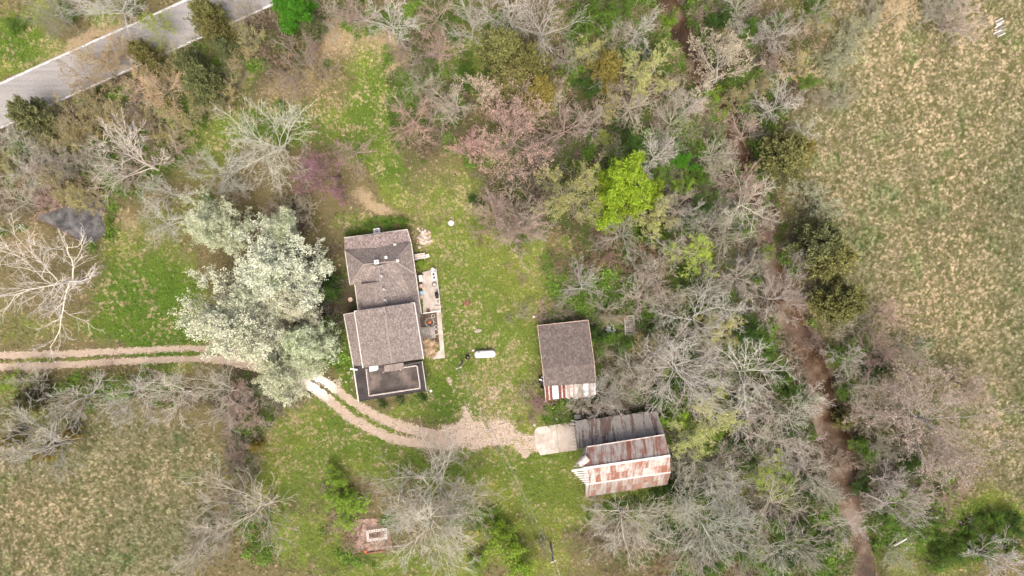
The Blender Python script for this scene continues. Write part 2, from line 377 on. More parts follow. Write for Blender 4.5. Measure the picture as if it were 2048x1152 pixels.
nt.links.new(c, b.inputs['Base Color']); b.inputs['Roughness'].default_value = .8
ROADA = dense(ROAD, 10)
def offset_line(pl, off):
    a = dense(pl, 10); d = np.gradient(a[:, :2], axis=0); d /= np.linalg.norm(d, axis=1)[:, None]
    return a[:, :2] + np.stack([-d[:, 1], d[:, 0]], 1) * off
for off, hw, sd in ((RHW - 3.0, 1.7, 5), (-RHW + 3.0, 1.7, 6)):
    ol = offset_line(ROAD, off)
    V, Qd = strip([tuple(p) for p in ol[::3]], hw, hw, .036, 5, .5, sd)
    o = add_obj('edge_line', np_mesh('edge_line', V, Qd, paint), road)

dirt, nt, b = new_mat('driveway_dirt'); co = objco(nt)
c = ramp(nt, noise(nt, co, 1.3, 5, .7), [(.3, (.23, .18, .13)), (.55, (.335, .27, .2)), (.75, (.43, .36, .28))])
c = mixc(nt, .5, c, ramp(nt, noise(nt, co, 8, 4, .8), [(.35, (.2, .15, .11)), (.65, (.54, .44, .36))]))
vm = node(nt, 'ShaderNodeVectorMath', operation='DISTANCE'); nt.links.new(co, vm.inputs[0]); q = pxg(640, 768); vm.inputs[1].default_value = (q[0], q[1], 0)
lime = ramp(nt, math_n(nt, 'MULTIPLY', math_n(nt, 'ADD', vm.outputs['Value'], math_n(nt, 'MULTIPLY', n_ := noise(nt, co, 1.2), 3)), .1), [(.22, (1, 1, 1)), (.45, (0, 0, 0))])  # mask for the painted glare around the driveway bend
c = mixc(nt, lime, c, ramp(nt, noise(nt, co, 5, 5, .8), [(.3, (.4, .36, .32)), (.6, (.78, .76, .73))]))   # overexposed glare on the bend, painted white into the dirt colour
nt.links.new(c, b.inputs['Base Color']); b.inputs['Roughness'].default_value = .95
bump(nt, b, noise(nt, co, 14, 5, .8), .8, .05)
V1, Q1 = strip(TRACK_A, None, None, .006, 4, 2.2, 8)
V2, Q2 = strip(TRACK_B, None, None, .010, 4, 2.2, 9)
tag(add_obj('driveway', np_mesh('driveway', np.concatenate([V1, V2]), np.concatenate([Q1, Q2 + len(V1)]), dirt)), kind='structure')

water, nt, b = new_mat('creek_water'); co = objco(nt)
c = ramp(nt, noise(nt, co, .22, 4), [(.4, (.035, .02, .01)), (.52, (.09, .055, .032)), (.64, (.18, .14, .105))])
nt.links.new(c, b.inputs['Base Color']); b.inputs['Roughness'].default_value = .12; b.inputs['IOR'].default_value = 1.33
b.inputs['Specular IOR Level'].default_value = .5; b.inputs['Alpha'].default_value = .85
bump(nt, b, noise(nt, co, 1.5, 3), .12, .05)
V, Qd = strip([(a[0], a[1], a[2] * 1.05) for a in CREEK], None, None, -1.56, 8, 0, 4)
tag(add_obj('creek', np_mesh('creek', V, Qd, water)), kind='structure')
pw, nt, b = new_mat('pond_water'); co = objco(nt)
c = ramp(nt, noise(nt, co, .8, 6, .7), [(.38, (.05, .048, .046)), (.5, (.1, .096, .092)), (.64, (.16, .152, .146))])
nt.links.new(c, b.inputs['Base Color']); b.inputs['Roughness'].default_value = .1; b.inputs['IOR'].default_value = 1.33
b.inputs['Specular IOR Level'].default_value = .5
bump(nt, b, noise(nt, co, 2.0, 4), .25, .04)
mbp = MB(); mbp.slab([(*pxg((p[0] - 148) * 1.05 + 148, (p[1] - 440) * 1.05 + 440), -.22) for p in dense(POND + [POND[0]], 4)[:-1]], .05)
tag(mbp.build('pond', pw), kind='structure')

# ------------------------------------------------------------------ instanced ground cover (grass, stones, brush): uncountable stuff
def tint_mat(name, rough=.9, transl=.0, dark=.75, spread=.5):
    m, nt, b = new_mat(name)
    a = node(nt, 'ShaderNodeAttribute', attribute_type='INSTANCER'); a.attribute_name = 'tint'
    ge = node(nt, 'ShaderNodeNewGeometry')
    k = math_n(nt, 'ADD', math_n(nt, 'MULTIPLY', ge.outputs['Random Per Island'], spread), dark)
    hs = node(nt, 'ShaderNodeHueSaturation'); nt.links.new(a.outputs['Color'], hs.inputs['Color']); nt.links.new(k, hs.inputs['Value'])
    nt.links.new(hs.outputs[0], b.inputs['Base Color']); b.inputs['Roughness'].default_value = rough
    b.inputs['Specular IOR Level'].default_value = .1
    return m
def scatter(name, pts, rz, rx, sc, tint, idx, protos, kind='stuff', label=None, cat=None):
    col = bpy.data.collections.new(name + '_pieces')
    for k, me in enumerate(protos):
        o = bpy.data.objects.new('%s_piece_%02d' % (name, k), me); col.objects.link(o)
    me = bpy.data.meshes.new(name); me.vertices.add(len(pts)); me.vertices.foreach_set('co', np.ascontiguousarray(pts, np.float32).ravel())
    rot = np.zeros((len(pts), 3), np.float32); rot[:, 2] = rz; rot[:, 0] = rx
    a = me.attributes.new('rot', 'FLOAT_VECTOR', 'POINT'); a.data.foreach_set('vector', rot.ravel())
    a = me.attributes.new('sc', 'FLOAT', 'POINT'); a.data.foreach_set('value', np.ascontiguousarray(sc, np.float32))
    a = me.attributes.new('idx', 'INT', 'POINT'); a.data.foreach_set('value', np.ascontiguousarray(idx, np.int32))
    t4 = np.ones((len(pts), 4), np.float32); t4[:, :3] = np.clip(tint, .004, .95)
    a = me.attributes.new('tint', 'FLOAT_COLOR', 'POINT'); a.data.foreach_set('color', t4.ravel())
    o = add_obj(name, me)
    ng = bpy.data.node_groups.new(name, 'GeometryNodeTree')
    ng.interface.new_socket('Geometry', in_out='INPUT', socket_type='NodeSocketGeometry')
    ng.interface.new_socket('Geometry', in_out='OUTPUT', socket_type='NodeSocketGeometry')
    N = ng.nodes; Lk = ng.links
    gi = N.new('NodeGroupInput'); go = N.new('NodeGroupOutput'); ip = N.new('GeometryNodeInstanceOnPoints')
    ci = N.new('GeometryNodeCollectionInfo'); ci.inputs['Collection'].default_value = col
    ci.inputs['Separate Children'].default_value = True; ci.inputs['Reset Children'].default_value = True
    def na(n, ty):
        q = N.new('GeometryNodeInputNamedAttribute'); q.data_type = ty; q.inputs['Name'].default_value = n; return q.outputs['Attribute']
    mp = N.new('GeometryNodeMeshToPoints')
    Lk.new(gi.outputs[0], mp.inputs['Mesh']); Lk.new(mp.outputs[0], ip.inputs['Points'])
    Lk.new(ci.outputs[0], ip.inputs['Instance']); ip.inputs['Pick Instance'].default_value = True
    Lk.new(na('idx', 'INT'), ip.inputs['Instance Index'])
    e2r = N.new('FunctionNodeEulerToRotation'); Lk.new(na('rot', 'FLOAT_VECTOR'), e2r.inputs[0]); Lk.new(e2r.outputs[0], ip.inputs['Rotation'])
    Lk.new(na('sc', 'FLOAT'), ip.inputs['Scale']); Lk.new(ip.outputs[0], go.inputs[0])
    md = o.modifiers.new('scatter', 'NODES'); md.node_group = ng
    tag(o, label, cat, kind=kind)
    return o

def tuft(rng, n, length, width, lean, spread, flow):
    V = []; F = []
    for i in range(n):
        a = rng.random() * 2 * math.pi; r = spread * math.sqrt(rng.random())
        bx, by = r * math.cos(a), r * math.sin(a)
        d = rng.normal(0, flow); L = length * (.5 + rng.random() * .8); w = width * (.6 + .8 * rng.random())
        ln = lean * (.6 + .6 * rng.random())
        dx, dy = math.cos(d), math.sin(d); tx, ty = -dy, dx
        z1 = L * .45 * math.cos(ln * .6); o1 = L * .45 * math.sin(ln * .6)
        z2 = z1 + L * .55 * math.cos(ln * 1.25); o2 = o1 + L * .55 * math.sin(ln * 1.25)
        k = len(V)
        V += [(bx - tx * w / 2, by - ty * w / 2, -.02), (bx + tx * w / 2, by + ty * w / 2, -.02),
              (bx + dx * o1 + tx * w * .45, by + dy * o1 + ty * w * .45, z1), (bx + dx * o1 - tx * w * .45, by + dy * o1 - ty * w * .45, z1 + w * .3),
              (bx + dx * o2, by + dy * o2, max(z2, .03))]
        F += [(k, k + 1, k + 2), (k, k + 2, k + 3), (k + 3, k + 2, k + 4)]
    return np.array(V), np.array(F)
gm = tint_mat('grass_blades', .9, dark=.55, spread=.95)
rg = np.random.default_rng(3)
T_LONG = [np_mesh('tuft_long', *tuft(rg, 10, .33, .04, 1.15, .17, .7), gm) for _ in range(4)]
T_SHORT = [np_mesh('tuft_short', *tuft(rg, 10, .17, .035, .8, .17, 3.0), gm) for _ in range(4)]

M_PEB = tint_mat('loose_stone', .9, dark=.8, spread=.4)
def pebble(g_):
    V = np.array([(1, 0, 0), (0, 1, 0), (-1, 0, 0), (0, -1, 0), (.6, .6, .35), (-.6, .5, .4), (-.5, -.6, .35), (.5, -.5, .42), (0, 0, .6)], float) * (.8 + .4 * g_.random((9, 3)))
    F = np.array([(0, 1, 4), (1, 2, 5), (2, 3, 6), (3, 0, 7), (0, 4, 7), (1, 5, 4), (2, 6, 5), (3, 7, 6), (4, 5, 8), (5, 6, 8), (6, 7, 8), (7, 4, 8)]); return V, F
PEB = [np_mesh('pebble', *pebble(rg), M_PEB) for _ in range(4)]
BUILT = [[(686, 474), (816, 458), (846, 628), (893, 716), (855, 724), (855, 782), (716, 804), (686, 630)], [(1075, 651), (1177, 640), (1192, 790), (1090, 800)],
         [(1066, 856), (1150, 842), (1314, 822), (1342, 945), (1335, 970), (1171, 994), (1150, 905), (1078, 911)], [(842, 544), (874, 537), (891, 717), (868, 720), (848, 630)]]
def built(px, py, pad=0):
    mk = np.zeros(px.shape, bool)
    for p in BUILT: mk |= (poly_sd(px, py, p) < pad)
    return mk
TRA, TRB = dense(TRACK_A, 14), dense(TRACK_B, 14)
N0 = 330000
x0 = (R.random(N0) - .5) * 164; y0 = (R.random(N0) - .5) * 96
px, py, g, fl, t, l, gr, mud, cd, cw, cs, pd, rd = zones(x0, y0)
z0 = ground_z(px, py, cd, cw, pd, x0, y0)
tda, twa, _ = dist_poly(px, py, TRA); tdb, twb, _ = dist_poly(px, py, TRB)
on_track = (tda < twa * (.75 + .35 * R.random(N0))) | (tdb < twb * (.75 + .35 * R.random(N0)))
ok = (rd > RHW + 1.5) & ~on_track & (pd > 2) & ~built(px, py, 0) & (mud < .5)
grn = np.clip(g + (fbm(x0, y0, 3.2, 80) - .5) * 1.5 + (fbm(x0, y0, .9, 83) - .5) * .9, 0, 1.4)
patch = fbm(x0, y0, 2.0, 90); fine = fbm(x0, y0, .3, 95, 2)
dens = .25 + .75 * sstep(.2, .8, g + fl) ; dens = np.where(l > .5, dens * (1 - .72 * sstep(.45, .95, l - .6 * g)), dens)
dens = dens * (1 - .9 * sstep(.3, .65, gr + 1.2 * (fbm(x0, y0, .8, 99) - .5))) * np.where(t > .5, .75, 1)
ok &= R.random(N0) < dens
# colour of each tuft: dry straw, olive, or fresh green
straw = np.array([.36, .31, .195]); straw2 = np.array([.3, .26, .165]); olive = np.array([.105, .115, .04]); fresh = np.array([.26, .32, .065]); deep = np.array([.02, .045, .006]); pinky = np.array([.36, .27, .19])
isf = sstep(.3, .7, fl)
kdry = np.clip((fine - .5) * 3.4 + (patch - .5) * .7 + .48 + .3 * R.normal(size=N0), 0, 1)      # field: straw against olive
cf = olive[None] * (1 - kdry[:, None]) + (straw[None] * (.5 + .5 * R.random((N0, 1))) + straw2[None] * .35) * kdry[:, None]
kg = sstep(.28, .75, grn)[:, None]
yel = sstep(.4, .6, fbm(x0, y0, 5, 120))[:, None]; meadow = lush_at(x0, y0)[:, None]; yel = yel * (1 - meadow)
gcol = fresh[None] * (.75 + .5 * R.random((N0, 1))) * (1 + yel * np.array([.45, .16, .3])[None] ) * (.68 + .32 * sstep(.3, .6, patch)[:, None]) + deep[None] * .5
gcol = gcol * (1 - meadow) + meadow * np.array([.12, .215, .028])[None] * (.6 + .7 * R.random((N0, 1)))
lcol = np.where((R.random(N0) < .5)[:, None], olive[None] * 1.0, pinky[None] * .75)
tk = sstep(.3, .6, t + (patch - .5) * 1.8 + (fine - .5) * 2.2 + .09)[:, None]
cl = lcol * (1 - kg) + gcol * kg
cl = cl * (1 - tk * .8) + (straw * .95 + np.array([.06, .02, .01]))[None] * tk * .8
big = fbm(x0, y0, 16, 140)[:, None]; cf = cf * (1 + (big - .5) * np.array([1.1, .75, .9])[None]); grs = sstep(.6, .7, fbm(x0, y0, 3.5, 145))[:, None]; cf = cf * (1 - grs * np.array([.3, .12, .3])[None])
fk = isf[:, None] * (1 - .75 * sstep(.5, 1.0, g)[:, None])
tint = cl * (1 - fk) + cf * fk
tint *= (.85 + .3 * R.random((N0, 1)))
flow = (fbm(x0, y0, 6, 130) * 9 + fbm(x0, y0, 1.0, 133) * 7) + R.normal(size=N0) * .9
longg = ok & ((isf > .4) | (tk[:, 0] > .5) & (R.random(N0) < .6))
shortg = ok & ~longg
def go(nm, mk, protos, s0, s1, lab):
    n = mk.sum(); pts = np.stack([x0[mk], y0[mk], z0[mk]], 1)
    scatter(nm, pts, flow[mk], np.zeros(n), s0 + (s1 - s0) * R.random(n) ** 1.5, tint[mk], R.integers(0, len(protos), n), protos, label=lab, cat='grass')
go('field_grass', longg, T_LONG, .6, 1.2, 'dry straw and olive grass lying in tufts over the fields')
go('lawn_grass', shortg, T_SHORT, .8, 1.7, 'short green and brown grass of the yard and clearings')

NS = 42000
xs = pxg(0, 0)[0] + R.random(NS) * 1080 * S; ys = pxg(0, 920)[1] + R.random(NS) * 230 * S
sx_, sy_, g, fl, t, l, gr, mud, cd, cw, cs, pd, rd = zones(xs, ys)
tda, twa, _ = dist_poly(sx_, sy_, TRA); tdb, twb, _ = dist_poly(sx_, sy_, TRB); nz = fbm(xs, ys, 1.2, 230)
edge = np.minimum(np.abs(tda - twa), np.abs(tdb - twb))
mk = ((np.minimum(tda / twa, tdb / twb) < 1.25) & (R.random(NS) < .35 + .5 * (edge < 3)) & (nz > .42)) | ((gr + 1.4 * (nz - .5) > .35) & (R.random(NS) < .8))
mk &= ~built(sx_, sy_, 1)
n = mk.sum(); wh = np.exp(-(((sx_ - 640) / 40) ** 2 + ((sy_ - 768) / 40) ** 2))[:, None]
pc = (np.array([.42, .335, .26])[None] * (.55 + .75 * R.random((NS, 1)))) * (1 - wh * .6) + wh * .6 * np.array([.75, .73, .7])[None]  # stones near the bend whitened to carry the same painted glare
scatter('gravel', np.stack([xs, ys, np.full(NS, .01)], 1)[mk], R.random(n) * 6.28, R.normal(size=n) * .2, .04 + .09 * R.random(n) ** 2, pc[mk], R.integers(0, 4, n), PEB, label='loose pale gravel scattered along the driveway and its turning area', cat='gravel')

# ------------------------------------------------------------------ building materials
def shingle_mat(name, dark, mid, light, cell=6.0, streak=None):
    m, nt, b = new_mat(name); co = objco(nt)
    r = node(nt, 'ShaderNodeMapping'); r.inputs['Rotation'].default_value = (0, 0, -math.radians(8.3)); r.inputs['Scale'].default_value = (1, .62, .8)
    nt.links.new(co, r.inputs['Vector'])
    v = node(nt, 'ShaderNodeTexVoronoi'); v.inputs['Scale'].default_value = cell; nt.links.new(r.outputs[0], v.inputs['Vector'])
    sp = node(nt, 'ShaderNodeSeparateColor'); nt.links.new(v.outputs['Color'], sp.inputs[0])
    c = ramp(nt, sp.outputs[0], [(.0, dark), (.5, mid), (1, light)])
    c = mixc(nt, ramp(nt, noise(nt, co, .45, 4), [(.46, (0, 0, 0)), (.75, (.4, .4, .4))]), c, dark)
    if streak:
        q = node(nt, 'ShaderNodeMapping'); q.inputs['Rotation'].default_value = (0, 0, -math.radians(8.3)); q.inputs['Scale'].default_value = streak
        nt.links.new(co, q.inputs['Vector'])
        c = mixc(nt, ramp(nt, noise(nt, q.outputs[0], 3.2, 3), [(.5, (0, 0, 0)), (.7, (.6, .6, .6))]), c, light)
    nt.links.new(c, b.inputs['Base Color']); b.inputs['Roughness'].default_value = .95
    bump(nt, b, sp.outputs[0], .4, .02); return m
M_SH = shingle_mat('house_shingles', (.13, .106, .094), (.195, .162, .146), (.285, .245, .224), 8.5)
M_SHL = mat_noise('cap_shingles', (.19, .158, .14), (.27, .232, .21), 5)
M_SHED = shingle_mat('shed_shingles', (.085, .068, .06), (.115, .094, .084), (.165, .138, .125), 5.0, (.35, 2.6, 1))
M_FASCIA = mat_noise('white_trim', (.45, .42, .385), (.62, .6, .56), 2.5)
M_WALL = mat_noise('tan_siding', (.42, .37, .31), (.52, .47, .4), .8)
M_DARKWALL = mat_noise('dark_wall', (.03, .028, .027), (.06, .055, .05), 1)
M_MEMB = mat_noise('roof_membrane', (.032, .027, .027), (.062, .053, .052), .9, .85)
M_DECK = mat_noise('weathered_deck', (.042, .034, .03), (.085, .069, .061), .9, .6, (.2, .155, .135), .32)
M_RAIL = mat_noise('rail_white', (.45, .39, .35), (.66, .6, .56), 6)
M_WHITE = mat_noise('white_paint', (.78, .78, .77), (.84, .84, .83), 1.5, .45)
M_GREY = mat_noise('grey_metal', (.25, .25, .25), (.4, .4, .39), 4, .5)
M_BLACK = mat_noise('black_rubber', (.012, .012, .012), (.03, .03, .03), 8, .7)
M_CONC = mat_noise('pale_concrete', (.38, .335, .29), (.5, .45, .4), .9, .9, (.28, .235, .195), .6)
M_CONC2 = mat_noise('stained_concrete', (.35, .3, .25), (.47, .41, .35), .5, .9, (.19, .155, .125), .35)
M_WOODG = mat_noise('grey_wood', (.16, .145, .13), (.36, .335, .3), 1.5, .9)
M_WOODW = mat_noise('bleached_wood', (.42, .4, .37), (.68, .66, .62), 3, .9)
M_STONE = mat_noise('pink_stone', (.34, .23, .18), (.58, .45, .38), 3, .9)
M_SOIL = mat_noise('bed_soil', (.06, .042, .03), (.16, .115, .085), 5, .95, bmp=.6)
M_BLUE = mat_noise('blue_glaze', (.25, .42, .5), (.4, .56, .62), 4, .4)
M_ORANGE = mat_noise('orange_plastic', (.6, .12, .04), (.72, .2, .07), 4, .5)
M_RUSTP = mat_noise('rusty_steel', (.12, .05, .03), (.25, .12, .07), 5, .9)
M_CABLE = mat_noise('cable_black', (.05, .05, .05), (.28, .27, .25), 3, .7)
def metal_sheet(name, galv, galv2, rust, rust2, amount, sx=3.2, sy=.35):
    """galvanised roofing with rust; each sheet (object) takes its own share of rust"""
    m, nt, b = new_mat(name)
    t = node(nt, 'ShaderNodeTexCoord'); oi = node(nt, 'ShaderNodeObjectInfo')
    mp = node(nt, 'ShaderNodeMapping'); mp.inputs['Scale'].default_value = (sx, sy, sy)
    nt.links.new(t.outputs['Object'], mp.inputs['Vector'])
    n1 = noise(nt, mp.outputs[0], 1.1, 6, .7); n2 = noise(nt, t.outputs['Object'], .9, 5, .65); n3 = noise(nt, mp.outputs[0], 6, 3, .7)
    f = math_n(nt, 'ADD', math_n(nt, 'ADD', math_n(nt, 'MULTIPLY', n1, .75), math_n(nt, 'MULTIPLY', n2, .5)), math_n(nt, 'MULTIPLY', oi.outputs['Random'], .25))
    f = math_n(nt, 'ADD', f, math_n(nt, 'MULTIPLY', n3, .3))
    k = ramp(nt, f, [(amount - .05, (0, 0, 0)), (amount + .14, (1, 1, 1))])
    gcol_ = ramp(nt, n3, [(.3, galv), (.7, galv2)]); rcol = ramp(nt, n2, [(.35, rust), (.65, rust2)])
    nt.links.new(mixc(nt, k, gcol_, rcol), b.inputs['Base Color']); b.inputs['Roughness'].default_value = .7
    b.inputs['Metallic'].default_value = .0
    return m
M_BARN = metal_sheet('rusty_barn_sheet', (.28, .255, .23), (.52, .49, .455), (.16, .06, .04), (.28, .125, .085), .84)
M_BARNS = metal_sheet('rust_streaked_grey_sheet', (.26, .235, .21), (.45, .415, .38), (.18, .095, .07), (.3, .18, .135), .87)
M_LEAN = metal_sheet('grey_weathered_sheet', (.15, .138, .125), (.3, .28, .26), (.075, .052, .044), (.13, .09, .075), 1.0)
M_RUST = mat_noise('dark_rust_sheet', (.1, .03, .025), (.19, .065, .055), 4, .8)
M_GALV = mat_noise('galvanised_sheet', (.38, .36, .33), (.58, .55, .51), 3, .6, (.3, .2, .16), 1.2)
M_SKYL = mat_noise('pale_blue_sheet', (.5, .57, .6), (.62, .68, .7), 2, .5)

# ------------------------------------------------------------------ house
TH = math.radians(8.3)
house = empty('house', P(770, 620, 0), 'long brown shingled house with a railed dark deck at its south end', 'house')
ZE, ZR = 2.9, 4.9
hip_w, hip_e = P(727, 529.4, ZR), P(790, 522.4, ZR)
rdg_n, rdg_s = P(757, 527, ZR), P(767.5, 614, ZR)
# main roof: hip over the north half joined to the north-south gable
rb = MB()
nw, sw = P(690, 501.6, ZE), P(700, 570, ZE)
ne, se = P(822.3, 484.3, ZE), P(834, 560, ZE)
sw2, ss_w, ss_e = P(709.5, 569, ZE), P(716.6, 622, ZE), P(843, 628, ZE)
vw = P(757, 531, ZR)
rb.slab([nw, hip_w, hip_e, ne], .12)                       # north face
rb.slab([nw, sw, hip_w], .12)                              # west hip
rb.slab([hip_e, P(832, 548, ZE), ne], .12)                 # east hip
rb.slab([hip_w, sw, P(727, 566, ZE + .55), vw], .12)       # south-west face down to the valley
rb.slab([vw, P(727, 566, ZE + .55), sw2, ss_w, rdg_s], .12)    # west slope of the gable
rb.slab([hip_e, vw, rdg_s, ss_e, P(832, 548, ZE)], .12)    # east slope of the gable
roof = rb.build('roof', M_SH, house)
ad = MB()
anw, ane = P(688.6, 475.6, 2.5), P(814.5, 459, 2.5)
rn, rs = P(749.4, 469, 2.95), P(753, 503, 3.05)
ad.slab([anw, P(689.5, 503, 2.6), rs, rn], .12); ad.slab([rn, rs, P(823, 487, 2.6), ane], .12)
ad.build('north_roof', shingle_mat('north_shingles', (.125, .095, .088), (.215, .17, .157), (.32, .27, .25), 8.5), house)
dm = MB(); zt = ZR + .12
dm.slab([P(720.7, 568.4, 4.05), P(726.8, 619, 4.05), P(766.5, 613.6, zt), P(759.8, 563.2, zt)], .14)
dm.build('dormer_roof', M_SH, roof)
dwl = MB(); dwl.prism([P(721.5, 569, 4.05), P(727.6, 618, 4.05), P(755, 614, 4.05), P(749, 565, 4.05)], 3.0, 3.9); dwl.build('dormer_wall', M_WALL, roof)
# two-storey south block
tb = MB(); z2e, z2r = 5.2, 6.6
a, b_, c_, d_ = P(708.7, 622.5, z2e), P(829, 605.3, z2e), P(847.2, 717.5, z2e), P(725.9, 736, z2e)
r0, r1 = P(768, 613.8, z2r), P(784.2, 726.5, z2r)
tb.slab([a, r0, r1, d_], .14); tb.slab([r0, b_, c_, r1], .14)
up = tb.build('upper_roof', M_SH, house)
wl_ = MB(); wl_.slab([P(687.7, 628.7, 2.6), P(709, 625, 3.1), P(726, 731, 3.1), P(706.8, 731.8, 2.6)], .12)
wl_.build('lean_to_roof', M_SH, house)
# trims along the eaves and verges
def trim(pts, w=.12, h=.2, name='fascia', mat=M_FASCIA, dz=-.05, parent=house, lift=.02):
    mb_ = MB()
    for p, q in zip(pts[:-1], pts[1:]): mb_.bar(Vector(p) + Vector((0, 0, dz + lift)), Vector(q) + Vector((0, 0, dz + lift)), w, h)
    return mb_.build(name, mat, parent)
trim([b_, a, d_], parent=up); trim([b_, c_], parent=up)
trim([anw, ane, ne], w=.09); trim([nw, sw], w=.09); trim([sw2, ss_w], w=.1); trim([ne, ss_e], w=.09)
trim([P(687.7, 628.7, 2.62), P(709, 625, 3.12)], w=.08); trim([P(687.7, 628.7, 2.62), P(706.8, 731.8, 2.62)], w=.13)
rc = MB(); rc.bar(r0 + Vector((0, 0, .03)), r1 + Vector((0, 0, .03)), .26, .06); rc.build('ridge_cap', M_SHL, up)
rc = MB(); rc.bar(vw + Vector((0, 0, .03)), rdg_s + Vector((0, 0, .03)), .24, .06); rc.build('ridge_cap', M_SHL, roof)
for p_, q_ in ((hip_w, hip_e), (nw, hip_w), (ne, hip_e), (sw, hip_w), (P(832, 548, ZE), hip_e)):
    rc = MB(); rc.bar(p_ + Vector((0, 0, .02)), q_ + Vector((0, 0, .02)), .22, .06); rc.build('hip_cap', M_SHL, roof)
# walls
wm = MB()
def inset(pts, k=.4):
    c = sum((Vector(p) for p in pts), Vector()) / len(pts)
    return [Vector(p) + (c - Vector(p)).normalized() * k for p in pts]
wm.prism(inset([anw, ane, ne, se, sw, nw]), 0, 2.35)
wm.prism(inset([sw2, P(834, 556, ZE), ss_e, ss_w]), 0, 2.7)
walls = wm.build('wall', M_WALL, house)
um = MB(); um.prism(inset([a, b_, c_, d_], .45), 0, 5.0); um.build('wall', M_WALL, house)
for (p, q, rr) in ((d_, c_, r1), (a, b_, r0)):
    off = (Vector((0, 1, 0)) if rr is r1 else Vector((0, -1, 0))) * .35
    gm_ = MB(); gm_.slab([p + off * .99 + Vector((.4, 0, -.15)), q + off * .99 + Vector((-.4, 0, -.15)), rr + off * 1.0 + Vector((0, 0, -.2))], .1)
    gm_.build('gable_wall', M_WALL, house)
lm = MB(); lm.prism(inset([P(688, 629, 2.6), P(709, 626, 2.6), P(725, 731, 2.6), P(707, 731, 2.6)], .2), 0, 2.35); lm.build('wall', M_DARKWALL, house)
# deck on the flat roof at the south end
ZD = 2.75
dk = [P(706.8, 731.8, ZD), P(717.3, 802.5, ZD), P(852.9, 781.5, ZD), P(844.3, 722, ZD), P(725, 732, ZD)]
df = MB(); df.slab([dk[0], dk[1], dk[2], dk[3]], .25); deckroof = df.build('deck_roof', M_MEMB, house)
dw = MB(); dw.prism(inset(dk[:4], .5), 0, ZD - .26); dw.build('deck_wall', M_DARKWALL, house)
trim([dk[0], dk[1]], w=.16, h=.22, parent=deckroof, lift=.07); trim([dk[1], dk[2]], w=.07, h=.2, mat=M_DARKWALL, parent=deckroof); trim([dk[2], dk[3]], w=.08, parent=deckroof)
# deck boards
e = (dk[2] - dk[1]).normalized(); n_ = Vector((-e.y, e.x, 0)); q0, q1, q2, q3 = P(741.2, 790, ZD), P(842.4, 774.6, ZD), P(835.7, 729.9, ZD), P(735, 737, ZD)
nb = 22
for i in range(nb):
    t0, t1 = i / nb, (i + .93) / nb
    pm = MB(); pm.slab([q0.lerp(q3, t0) + Vector((0, 0, .06)), q1.lerp(q2, t0) + Vector((0, 0, .06)), q1.lerp(q2, t1) + Vector((0, 0, .06)), q0.lerp(q3, t1) + Vector((0, 0, .06))], .05)
    pm.build('deck_board', M_DECK, house)
def railing(p, q, hgt, n):
    rl = MB(); up_ = Vector((0, 0, 1))
    rl.bar(p + up_ * hgt, q + up_ * hgt, .09, .05); rl.bar(p + up_ * .12, q + up_ * .12, .07, .05)
    for i in range(n + 1):
        c = p.lerp(q, i / n); w = .1 if i % 8 == 0 else .045
        rl.bar(c, c + up_ * hgt, w)
    return rl.build('railing', M_RAIL, house)
zz = Vector((0, 0, .06))
railing(q0 + zz, q1 + zz, .95, 48); railing(q1 + zz, q2 + zz, .95, 24); railing(q0 + zz, q3 + zz, .95, 24); railing(q2 + zz, P(808, 734, ZD) + zz, .95, 12)
# porch hood, louvred opening, roof fittings
ph = MB(); ph.slab([P(768, 731, 4.9), P(769, 744, 4.55), P(788, 742, 4.85), P(787, 728, 5.15)], .1); ph.slab([P(787, 728, 5.15), P(788, 742, 4.85), P(807.5, 738, 4.55), P(807, 725.5, 4.9)], .1)
ph.build('porch_hood', M_SH, house)
for x_, y_ in ((771, 742), (805, 737)):
    pp = MB(); pp.bar(P(x_, y_, ZD), P(x_, y_, ZD) + Vector((0, 0, 1.75)), .1); pp.build('porch_post', M_RAIL, house)
lv = MB(); pa, pb = P(808, 729, ZD), P(843, 722.5, ZD)
for i in range(9):
    c = pa.lerp(pb, (i + .5) / 9); lv.bar(c, c + Vector((0, .0, 2.2)), .07)
lv.build('louvre', M_GREY, house)
def on_roof(px_, py_, z): return P(px_, py_, z)
ch = MB(); c = on_roof(754.6, 524.5, 4.9); ch.box(c + Vector((0, 0, .25)), (.55, .55, .9), TH)
chim = ch.build('chimney', M_WHITE, house)
cc = MB(); cc.box(c + Vector((-.02, 0, .73)), (.2, .2, .08), TH); cc.build('flue', M_BLACK, chim)
dsh = MB(); dsh.lathe(on_roof(772.5, 514.6, 4.7), [(.02, 0), (.14, .08), (.2, .22), (.17, .24), (.02, .14)], 16); dsh.build('dome_vent', M_WHITE, house, True)
for x_, y_, z_ in ((795.4, 521, 4.75), (790, 489.5, 2.95), (763.6, 552, 4.85), (767.6, 578, 4.85), (770.6, 599.7, 4.85)):
    vb = MB(); c = on_roof(x_, y_, z_); vb.box(c + Vector((0, 0, .05)), (.42, .42, .06), TH); vb.lathe(c, [(.1, .05), (.1, .3), (.17, .31), (.15, .38), (.02, .41)], 12)
    vb.build('roof_vent', M_GREY if x_ < 780 else M_FASCIA, house)
vb = MB(); vb.lathe(on_roof(768.8, 628.3, 6.5), [(.09, -.1), (.09, .35), (.07, .35), (.07, .1)], 12); vb.build('vent_pipe', M_BLACK, house)
fl_ = MB(); c = P(707, 738.5, 3.2); fl_.bar(c + Vector((-.45, .06, 0)), c + Vector((.55, -.08, .05)), .18, .08); fl_.bar(P(708, 739, 2.6), c, .06); fl_.build('eave_lamp', M_WHITE, house)

